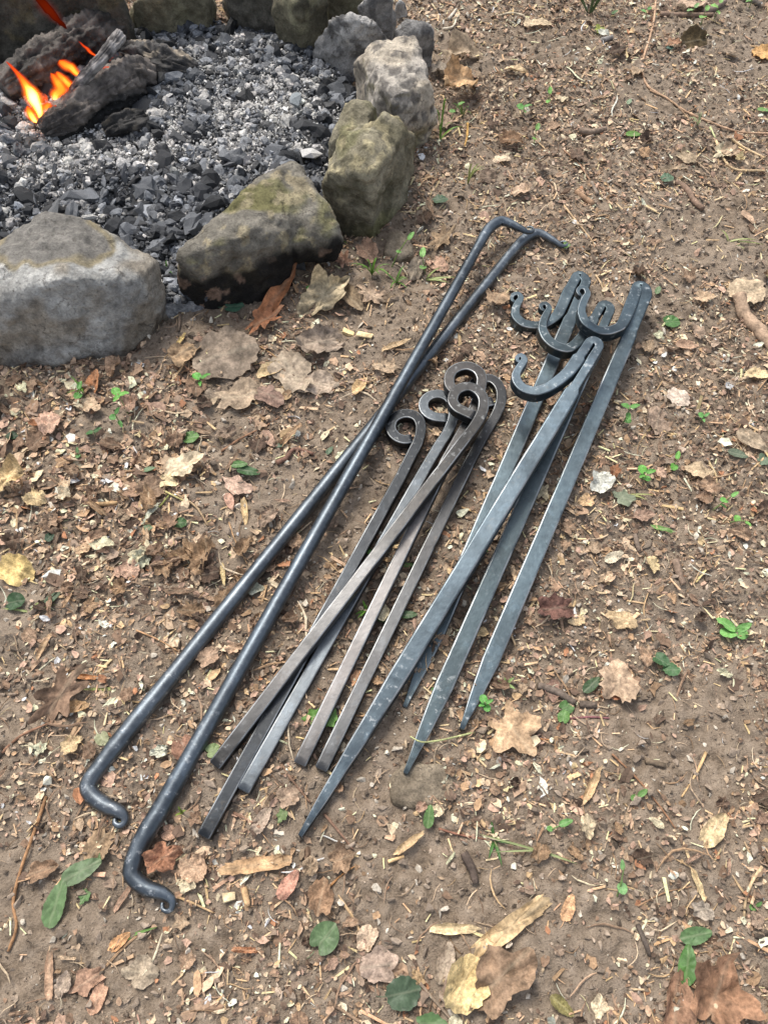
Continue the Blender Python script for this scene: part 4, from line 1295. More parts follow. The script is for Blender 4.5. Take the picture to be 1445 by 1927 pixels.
def put_leaf(px, py, size, rot, kind, col, label, curl=0.25, fold=0.15, wr=0.06, tilt=(0, 0), stem=False, mat='leaf', var=0, lift=0.001, cat='leaf', group=None, name='dry_leaf', k=1.2):
    o = link(name, tpl(kind, var, curl, fold, wr, mat))
    p = G(px, py, lift)
    L = size * mpp(px, py) / 0.08
    # stand on the highest bit of ground below it rather than sink in
    rr = L * 0.08 * 0.3
    p[2] = max(gz(p[0] + dx * rr, p[1] + dy * rr) for dx, dy in ((0, 0), (1, 0), (-1, 0), (0, 1), (0, -1))) - 0.0008 + lift
    o.location = p
    o.scale = (L, L, L)
    o.rotation_euler = (math.radians(tilt[0]), math.radians(tilt[1]), math.radians(rot))
    c = np.array(srgb(*col)); c = (c * 0.78 + c.mean() * 0.22) * (np.array([0.96, 1.0, 0.93]) if mat == 'leaf' else np.array([1.12, 0.95, 1.1]))
    o.color = (c[0] * k, c[1] * k, c[2] * k, 1)
    tag(o, label, cat, group)
    if stem:
        s = link('stem', STEM, None, o)
        s.color = o.color
    return o

GD = 'dead leaves lying on the soil'
T, B_, DB, PK, PS, RU, YE, GY, OR = (186, 156, 124), (152, 120, 98), (112, 84, 68), (178, 146, 132), (208, 182, 148), (166, 98, 52), (214, 178, 104), (140, 120, 106), (190, 122, 74)
LEAVES = [
 (425, 672, 128, 20, 'round', (134, 114, 100), 'large round wrinkled grey-brown leaf in front of the soot-black slab', .1, .05, .05, (4, 0), False),
 (522, 568, 175, 62, 'long', RU, 'long rust-orange leaf leaning out from under the slab', .3, .1, .04, (0, -14), False),
 (500, 610, 90, 35, 'oak', (150, 92, 56), 'dull orange lobed leaf tucked under the rust-orange one', .2, .2, .05, (0, 0), False),
 (608, 562, 118, 35, 'torn', (182, 160, 130), 'crumpled beige leaf standing up beside the rust-orange one', .9, .5, .14, (28, -12), False),
 (598, 652, 104, 10, 'torn', (152, 130, 116), 'grey-tan leaf with one edge rolled over, near the beige one', .7, .4, .1, (10, 8), False),
 (660, 565, 70, -50, 'oval', (150, 124, 98), 'narrow folded brown leaf beside the crumpled beige one', .9, .1, .05, (12, 0), True),
 (700, 560, 78, -25, 'oak', (170, 140, 118), 'pointed-lobed tan leaf near the pale corn-coloured chips', .4, .3, .1, (6, 0), False),
 (548, 700, 120, -60, 'torn', (164, 142, 124), 'broad grey-brown leaf lying flat below the rolled-edge one', .2, .15, .06, (0, 0), False),
 (600, 725, 84, -10, 'torn', (168, 144, 128), 'paler torn leaf overlapping the broad grey-brown one', .2, .1, .06, (3, 0), False),
 (455, 745, 100, 15, 'torn', (164, 138, 116), 'flat brown leaf below the large round one', .2, .1, .06, (0, 0), False),
 (505, 745, 70, -30, 'torn', (140, 108, 96), 'darker brown leaf touching the flat brown one', .3, .1, .06, (0, 0), False),
 (512, 697, 62, 32, 'oval', (198, 166, 122), 'small tan boat-shaped leaf resting on the broad grey-brown one', .7, .1, .04, (0, 6), False),
 (345, 668, 78, 40, 'torn', (168, 134, 102), 'tan ragged leaf against the pale boulder', .5, .4, .12, (8, 0), False),
 (340, 640, 40, 70, 'long', YE, 'small yellow curl of leaf between the boulder and the slab', .6, .3, .05, (14, 0), False),
 (180, 728, 58, 70, 'oval', OR, 'orange oval leaf propped upright below the pale boulder', .4, .1, .04, (0, -34), False),
 (345, 885, 84, 30, 'torn', (214, 188, 158), 'pale cream torn leaf with a hole, between boulder and round bars', .3, .2, .08, (0, 0), False),
 (318, 912, 44, 10, 'torn', (224, 194, 150), 'creamy yellow scrap beside the pale torn leaf', .3, .3, .08, (5, 0), False),
 (446, 912, 60, -30, 'torn', (186, 148, 130), 'pinkish four-cornered leaf scrap beside the round bars', .15, .1, .04, (0, 0), False),
 (432, 942, 38, -70, 'oval', (190, 140, 120), 'small rosy leaf scrap under the four-cornered one', .2, .1, .04, (0, 0), False),
 (460, 960, 62, -80, 'long', (206, 168, 118), 'golden-tan pod husk pointing at the round bars', .8, .05, .03, (0, 0), False),
 (420, 1080, 46, -80, 'long', (204, 174, 120), 'upright pale split husk near the bend between the round bars', .8, .05, .03, (0, 0), False),
 (25, 910, 80, 30, 'torn', (210, 174, 122), 'crumpled amber leaf at the edge of the litter under the boulder', .6, .5, .16, (8, 0), False),
 (72, 940, 52, -20, 'torn', (208, 176, 130), 'small amber crumple beside a bigger one', .5, .4, .14, (6, 0), False),
 (38, 1075, 68, -25, 'round', (224, 186, 112), 'bright yellow curled leaf on bare soil', .5, .4, .06, (14, 6), False),
 (162, 1035, 34, 20, 'torn', (200, 160, 124), 'small apricot leaf scrap on bare soil', .4, .4, .1, (4, 0), False),
 (122, 1312, 150, 58, 'oak', (136, 104, 84), 'dark brown pointed-lobed leaf standing on edge on bare soil', .5, .2, .06, (16, -10), True),
 (168, 1278, 50, -4, 'long', (190, 120, 62), 'orange-brown sliver of leaf beside the dark lobed one', .9, .1, .03, (0, 0), False),
 (148, 1335, 52, 10, 'oval', (182, 140, 96), 'tan folded leaf half under the dark lobed one', .8, .1, .04, (0, 0), False),
 (140, 1405, 50, 40, 'torn', (196, 164, 122), 'ragged yellowish leaf near the round bar elbow', .4, .3, .1, (0, 0), False),
 (90, 1220, 56, 70, 'long', (178, 140, 104), 'long brown husk near the clover-like green leaf', .7, .1, .04, (0, 0), False),
 (188, 1595, 74, 65, 'torn', (156, 124, 94), 'flat brown leaf just above the broken green sprig', .2, .1, .05, (0, 0), False),
 (312, 1612, 76, 30, 'torn', (176, 116, 84), 'reddish-brown crumpled leaf inside the elbow of a round bar', .6, .4, .14, (8, 0), False),
 (318, 1567, 32, -10, 'heart', (196, 150, 126), 'little rosy heart-shaped leaf by the reddish crumpled one', .3, .1, .04, (0, 0), True),
 (84, 1640, 62, 20, 'torn', (150, 114, 88), 'rounded brown leaf left of the broken green sprig', .3, .3, .08, (0, 0), False),
 (224, 1772, 46, 40, 'oval', (206, 146, 92), 'orange-tan oval leaf below the broken green sprig', .4, .1, .04, (0, 0), False),
 (125, 1850, 52, 65, 'torn', (176, 150, 134), 'pale grey torn leaf on bare soil below the round bars', .3, .2, .08, (0, 0), False),
 (165, 1848, 70, 30, 'torn', (172, 128, 104), 'rosy brown leaf next to a pale grey torn one', .3, .1, .06, (0, 0), False),
 (188, 1875, 62, 70, 'oval', (190, 140, 112), 'salmon-coloured leaf overlapping the rosy brown one', .5, .1, .05, (0, 0), False),
 (268, 1830, 78, -5, 'torn', (164, 142, 122), 'wide dull grey-tan leaf near the curled bar end', .25, .1, .06, (0, 0), False),
 (98, 1835, 80, -78, 'strip', (170, 130, 104), 'long brown bark sliver under the green sprig', .4, .1, .04, (0, 0), False),
 (232, 1690, 52, 60, 'strip', (166, 126, 104), 'brown bark sliver beside the curled bar end', .3, .1, .04, (0, 0), False),
 (485, 1628, 132, 8, 'strip', (206, 158, 112), 'long orange-tan strip of bark below the bar ends', .3, .08, .05, (0, 0), False),
 (545, 1665, 60, 55, 'oval', (190, 130, 110), 'reddish curved leaf below the long bark strip', .3, .5, .06, (0, 0), False),
 (605, 1690, 78, 80, 'torn', (150, 112, 84), 'upright brown torn leaf below the stake point', .4, .3, .1, (0, 0), False),
 (770, 1587, 70, 35, 'long', (196, 158, 114), 'tan pod husk below the sunken stone', .7, .05, .03, (0, 0), False),
 (640, 1618, 62, 20, 'maple', (152, 118, 92), 'small brown lobed leaf below the longest stake point', .3, .2, .08, (0, 0), False),
 (692, 1766, 56, 60, 'torn', (206, 172, 146), 'pale peach piece lying over a grey-brown leaf', .2, .2, .06, (0, 0), False),
 (706, 1818, 98, 6, 'torn', (164, 136, 122), 'flat grey-pink leaf partly under a pale peach piece', .12, .08, .05, (0, 0), False),
 (855, 1748, 96, 0, 'long', (216, 184, 140), 'straw-coloured split pod near the big bark piece', .6, .05, .05, (0, 0), False),
 (960, 1742, 172, 32, 'strip', (198, 162, 118), 'big slab of tan bark with pale speckled end', .25, .1, .06, (0, 0), False),
 (866, 1852, 98, 58, 'round', (222, 188, 128), 'curled golden-yellow leaf beside the big bark piece', .8, .4, .06, (10, 12), False),
 (935, 1840, 150, 40, 'torn', (146, 114, 90), 'broad brown rotting leaf below the big bark piece', .3, .2, .1, (0, 0), False),
 (838, 1812, 74, 70, 'oval', (160, 138, 122), 'grey narrow leaf beside the golden-yellow curl', .4, .2, .06, (0, 0), False),
 (1068, 1708, 50, 65, 'oval', (214, 158, 112), 'orange-peach oval leaf past the tip of the big bark piece', .3, .2, .05, (0, 0), True),
 (1340, 1875, 165, 60, 'maple', (150, 106, 78), 'big chestnut-brown lobed leaf with a stout stalk', .3, .2, .08, (6, 0), True),
 (1268, 1890, 120, 75, 'oval', (160, 116, 90), 'brown folded leaf beside the big chestnut lobed one', .9, .2, .08, (8, 0), False),
 (1340, 1562, 78, 45, 'oval', (208, 176, 132), 'pale tan papery husk on bare soil', .4, .1, .05, (0, 0), False),
 (1312, 1665, 60, -75, 'long', (204, 174, 128), 'short straw-coloured husk near the grey bark curl', .6, .05, .04, (0, 0), False),
 (1318, 1712, 50, 10, 'torn', (160, 142, 130), 'grey bark curl under the straw-coloured husk', .5, .3, .1, (0, 0), False),
 (1128, 1895, 48, 60, 'torn', (216, 190, 158), 'cream torn leaf scrap near the rotting leaf', .2, .2, .06, (0, 0), False),
 (1055, 1892, 52, -40, 'oval', (130, 118, 66), 'olive-brown drooping leaf by the rotting leaf', .4, .3, .05, (0, 0), False),
 (962, 1372, 118, -55, 'maple', (196, 156, 120), 'speckled tan lobed leaf beside the point of the lone stake', .2, .15, .07, (4, 0), True),
 (1158, 1290, 108, 70, 'maple', (184, 150, 124), 'ragged pale brown lobed leaf lying across green clover leaves', .2, .15, .07, (4, 0), False),
 (1112, 1478, 78, 58, 'long', (196, 156, 112), 'tan rolled leaf attached to a bent green stem', .9, .1, .04, (0, 0), False),
 (1172, 1170, 62, -10, 'torn', (190, 156, 116), 'thick ochre flake of bark near the lone stake', .15, .1, .05, (0, 0), False),
 (1085, 1168, 36, 0, 'torn', (206, 172, 130), 'small cream chip between the dark reddish leaf and the ochre flake', .2, .1, .04, (0, 0), False),
 (1040, 1150, 78, 10, 'torn', (112, 74, 66), 'dark reddish-purple decayed leaf near the lone stake', .3, .2, .12, (0, 0), False),
 (1152, 1053, 42, 30, 'oval', (196, 178, 156), 'pale grey-cream leaf on dark soil beside the lone stake', .3, .1, .05, (0, 0), False),
 (1100, 950, 40, 30, 'torn', (204, 162, 118), 'apricot leaf near the lone stake shaft', .4, .1, .05, (0, 0), False),
 (1203, 978, 44, 0, 'torn', (158, 122, 104), 'brown leaf just below the frilly pale green leaf', .3, .2, .08, (0, 0), False),
 (1273, 748, 58, -60, 'torn', (206, 180, 166), 'pale pink angular leaf standing out on the soil', .12, .1, .04, (0, 0), False),
 (1310, 892, 56, 0, 'torn', (190, 160, 128), 'tan leaf beside a straw tangle', .3, .2, .06, (0, 0), False),
 (1408, 838, 64, -40, 'oval', (176, 150, 126), 'folded greyish tan leaf casting a dark shadow under it', .5, .3, .06, (8, 0), False),
 (1418, 708, 50, 10, 'torn', (214, 182, 138), 'creamy orange leaf by the thick stick', .4, .3, .08, (4, 0), False),
 (1290, 655, 48, 5, 'oval', (176, 136, 112), 'reddish tan leaf with curled edge uphill of the pink one', .5, .2, .05, (0, 0), False),
 (1402, 552, 72, 12, 'round', (188, 160, 132), 'rounded beige leaf lying over the end of the thick stick', .15, .1, .05, (3, 0), False),
 (1320, 560, 40, -20, 'maple', (186, 152, 122), 'little tan lobed leaf uphill of the lone stake head', .3, .2, .06, (0, 0), False),
 (862, 168, 86, 20, 'torn', (196, 152, 108), 'large curled orange-tan leaf against the tan boulder', .9, .5, .12, (18, 0), False),
 (872, 112, 84, 5, 'torn', (164, 138, 114), 'grey-tan arched leaf behind the tan boulder', .8, .3, .1, (8, 0), False),
 (830, 140, 56, 30, 'torn', (150, 132, 118), 'grey limp leaf between the tan boulder and the curled leaf', .4, .3, .1, (0, 0), False),
 (968, 145, 46, -20, 'oval', (200, 168, 130), 'thin curled tan strip bent like a horseshoe', .6, .9, .04, (0, 0), False),
 (944, 302, 40, 20, 'torn', (214, 184, 156), 'cream leaf near the weeds beside the ring', .2, .2, .06, (0, 0), False),
 (960, 268, 54, -10, 'torn', (140, 104, 76), 'brown crumpled leaf uphill of the cream one', .6, .3, .1, (6, 0), False),
 (982, 368, 44, 20, 'torn', (196, 160, 134), 'rosy cream torn leaf uphill of the round bar arms', .3, .2, .08, (0, 0), False),
 (1292, 298, 46, -30, 'torn', (168, 142, 116), 'grey-tan leaf beside a rolled dark one, near the hooked twig', .4, .3, .08, (4, 0), False),
 (1268, 320, 56, 8, 'long', (160, 134, 110), 'leaf rolled into a narrow curve near the hooked twig', .8, .2, .06, (0, 0), False),
 (1405, 412, 34, -60, 'oval', (196, 156, 128), 'small peach pointed leaf on smooth soil', .2, .1, .04, (0, 0), False),
 (1300, 85, 54, 15, 'round', (88, 70, 44), 'dark olive-brown rounded leaf standing on edge', .3, .2, .05, (30, 0), False),
 (1372, 102, 40, 10, 'torn', (146, 122, 104), 'dull brown rounded leaf next to dark gaps in the litter', .3, .3, .08, (6, 0), False),
 (1300, 15, 62, 10, 'torn', (186, 152, 130), 'pinkish leaf at the foot of a fallen branch', .2, .2, .08, (0, 0), False),
 (1262, 95, 36, 20, 'torn', (158, 112, 84), 'russet leaf scrap near the wandering root', .3, .3, .08, (0, 0), False),
 (1436, 100, 44, 0, 'round', (204, 150, 84), 'orange rounded leaf on the litter beside a pale stick', .3, .2, .06, (0, 0), False),
 (1010, 55, 54, 5, 'oval', (200, 172, 140), 'tan oval leaf below the yellow-green flower stalk', .4, .2, .06, (0, 0), False),
 (932, 578, 60, 65, 'maple', (166, 132, 104), 'brown three-pointed leaf beside the tip of the short hook', .2, .2, .06, (0, 0), True),
 (690, 482, 56, -60, 'torn', (152, 116, 96), 'brown leaf leaning on the small flat stone', .5, .2, .08, (10, 0), False),
 (782, 508, 62, 70, 'oval', (140, 122, 108), 'grey wrinkled leaf hanging over the soil near the weed stems', .5, .2, .1, (10, 0), False),
 (832, 452, 82, 50, 'oak', (160, 128, 98), 'brown lobed leaf beside the upper round bar', .3, .2, .08, (4, 0), False),
 (822, 502, 48, -40, 'torn', (180, 138, 116), 'rosy leaf scrap between weeds and the round bar', .3, .2, .06, (0, 0), False),
 (648, 500, 64, -60, 'oak', (150, 108, 88), 'dark rosy lobed leaf at the foot of the mossy boulder', .4, .2, .08, (8, 0), False),
 (678, 730, 46, 60, 'oval', (206, 164, 112), 'single tan leaf on bare soil beside the round bars', .5, .1, .04, (0, 0), False),
 (745, 655, 60, 25, 'long', (196, 160, 120), 'tan shaving beside the crossing of the round bars', .6, .2, .05, (0, 0), False),
 (725, 698, 48, -8, 'torn', (180, 150, 124), 'curled grey-tan flake beside the crossing of the round bars', .6, .2, .08, (0, 0), False),
 (1150, 1305, 40, 0, 'torn', (168, 106, 72), 'small rust scrap at the foot of the ragged lobed leaf', .5, .4, .08, (0, 0), False),
 (545, 1500, 60, 20, 'torn', (160, 130, 110), 'grey-brown leaf between the bar ends and the longest stake', .3, .2, .08, (0, 0), False),
 (495, 1545, 56, 60, 'oval', (166, 140, 124), 'greyish leaf below the bar ends', .4, .2, .06, (0, 0), False),
 (350, 1410, 52, -60, 'heart', (160, 112, 90), 'rust-brown leaf between the two round bars', .3, .1, .05, (0, 0), False),
 (395, 1240, 60, 30, 'torn', (162, 128, 106), 'brown leaf lying between the round bars where they spread', .3, .2, .08, (0, 0), False),
 (670, 1280, 34, 70, 'torn', (196, 140, 100), 'orange scrap between the ring-headed bar and the longest stake', .2, .2, .05, (0, 0), False),
 (905, 1190, 30, 0, 'torn', (222, 184, 132), 'yellow scrap between two stakes', .2, .2, .05, (0, 0), False),
 (1040, 1300, 46, 70, 'torn', (150, 112, 98), 'brown scrap beside the dark broken twig', .3, .2, .06, (0, 0), False),
]
for i, L_ in enumerate(LEAVES):
    px, py, sz, rot, kind, col, lab, cu, fo, wr, tilt, st = L_
    put_leaf(px, py, sz, rot, kind, col, lab, cu, fo, wr, tilt, st, var=i % 3, group=GD, lift=0.0012)

# plain scraps: nothing but their place tells them apart
MARKS = [(150, 760, 'below the pale chipped boulder'), (450, 800, 'below the large round wrinkled leaf'), (60, 1050, 'round the bright yellow curled leaf'), (330, 950, 'round the straw tangle'), (90, 1320, 'round the dark brown lobed leaf'), (330, 1350, 'between the two round bars'), (110, 1680, 'round the broken green sprig'), (330, 1800, 'below the curled bar end'), (520, 1580, 'below the ends of the ring-headed bars'), (700, 1780, 'round the flat grey-pink leaf'), (900, 1700, 'round the big slab of bark'), (900, 1500, 'round the sunken tan stone'), (980, 1330, 'round the point of the lone stake'), (1150, 1400, 'below the ragged lobed leaf'), (1300, 1500, 'round the bent straw stalk'), (1300, 1800, 'round the big chestnut lobed leaf'), (1350, 1200, 'round the long-leaved seedling'), (1150, 1080, 'beside the lone stake shaft'), (1250, 930, 'round the low bushy seedling'), (1400, 850, 'round the folded greyish leaf'), (1270, 700, 'round the pale pink leaf'), (1400, 600, 'beside the thick stick'), (1270, 500, 'uphill of the lone stake head'), (1050, 350, 'round the short broken twigs'), (1350, 300, 'round the pale looping roots'), (1200, 120, 'along the long wandering root'), (1000, 100, 'uphill of the fire ring stones'), (930, 250, 'beside the tan boulder weeds'), (780, 480, 'among the weeds by the round bar'), (640, 560, 'round the crumpled beige leaf'), (850, 620, 'between round bars and hooks'), (620, 1130, 'among the ring-headed bars'), (900, 1000, 'among the hooked stakes')]
def scraps():
    r = np.random.default_rng(57)
    n = 0
    taken = [(a[0], a[1], a[2]) for a in LEAVES]
    kinds = ['torn', 'torn', 'torn', 'oval', 'long', 'round', 'strip', 'maple']
    while n < 285:
        px, py = (r.uniform(-20, 560), r.uniform(640, 1180)) if r.uniform() < 0.3 else (r.uniform(-20, 1465), r.uniform(10, 1940))
        p = P(px, py)
        if np.hypot(p[0] - PIT_C[0], p[1] - PIT_C[1]) < 0.47: continue
        if any((px - a) ** 2 + (py - b_) ** 2 < (c * 0.55) ** 2 for a, b_, c in taken): continue
        if r.uniform() < 0.9 * bare(np.array([p]))[0]: continue
        sz = float(np.clip(np.exp(r.normal(math.log(31), 0.28)), 19, 62)) * (1.28 if (px < 560 and py < 1150) else 1.0)
        taken.append((px, py, sz * 0.5))
        c = PAL[r.choice(len(PAL), p=PALW)] * math.exp(r.normal(0, 0.18))
        kd = kinds[r.integers(0, len(kinds))]
        cu, fo, wr = [(.2, .15, .08), (.5, .3, .1), (.8, .4, .14)][r.integers(0, 3)]
        o = put_leaf(px, py, sz, r.uniform(0, 360), kd, (0, 0, 0), 'small brown or tan scrap of dead leaf lying loose in the litter', cu, fo, wr, (r.normal(0, 7), r.normal(0, 7)), False, var=int(r.integers(0, 4)), group='small dead leaf scraps', name='leaf_scrap', lift=0.002)
        o.color = (*np.clip(c * 1.25, 0.01, 0.62), 1)
        near = min(MARKS, key=lambda q: (q[0] - px) ** 2 + (q[1] - py) ** 2)[2]
        lum = float(np.mean(c))
        tone = 'cream' if lum > 0.40 else 'tan' if lum > 0.25 else 'rust-brown' if c[0] > 2.6 * c[2] else 'brown' if lum > 0.14 else 'dark brown'
        sh = dict(torn='torn', oval='oval', long='narrow', round='rounded', strip='strip-like', maple='ragged')[kd]
        o['label'] = f'small {tone} {sh} leaf scrap {near}'
        n += 1
scraps()

# ------------------------------------------------------------------ sticks, roots and stems
def twig(pts, r_px, col, label, name='twig', lift=0.6, group=None, seed=0, cat='twig', taper=0.75, mat='wood', k=7, rise=None):
    pp, rr = [], []
    n = len(pts)
    for i, (x, y) in enumerate(pts):
        rad = r_px * mpp(x, y) * (1 - (1 - taper) * i / max(1, n - 1))
        p = G(x, y, rad * lift + 0.0015)
        if rise: p = P(x, y, p[2] + rise[i])
        pp.append(p); rr.append(rad)
    me = tube_mesh(name, pp, rr, k, seed + 600)
    base = np.mean(pp, 0); base[2] = 0
    me.transform(Matrix.Translation(Vector(-base)))
    o = link(name, me, M[mat]); o.location = base
    o.color = (*srgb(*col), 1)
    return tag(o, label, cat, group)

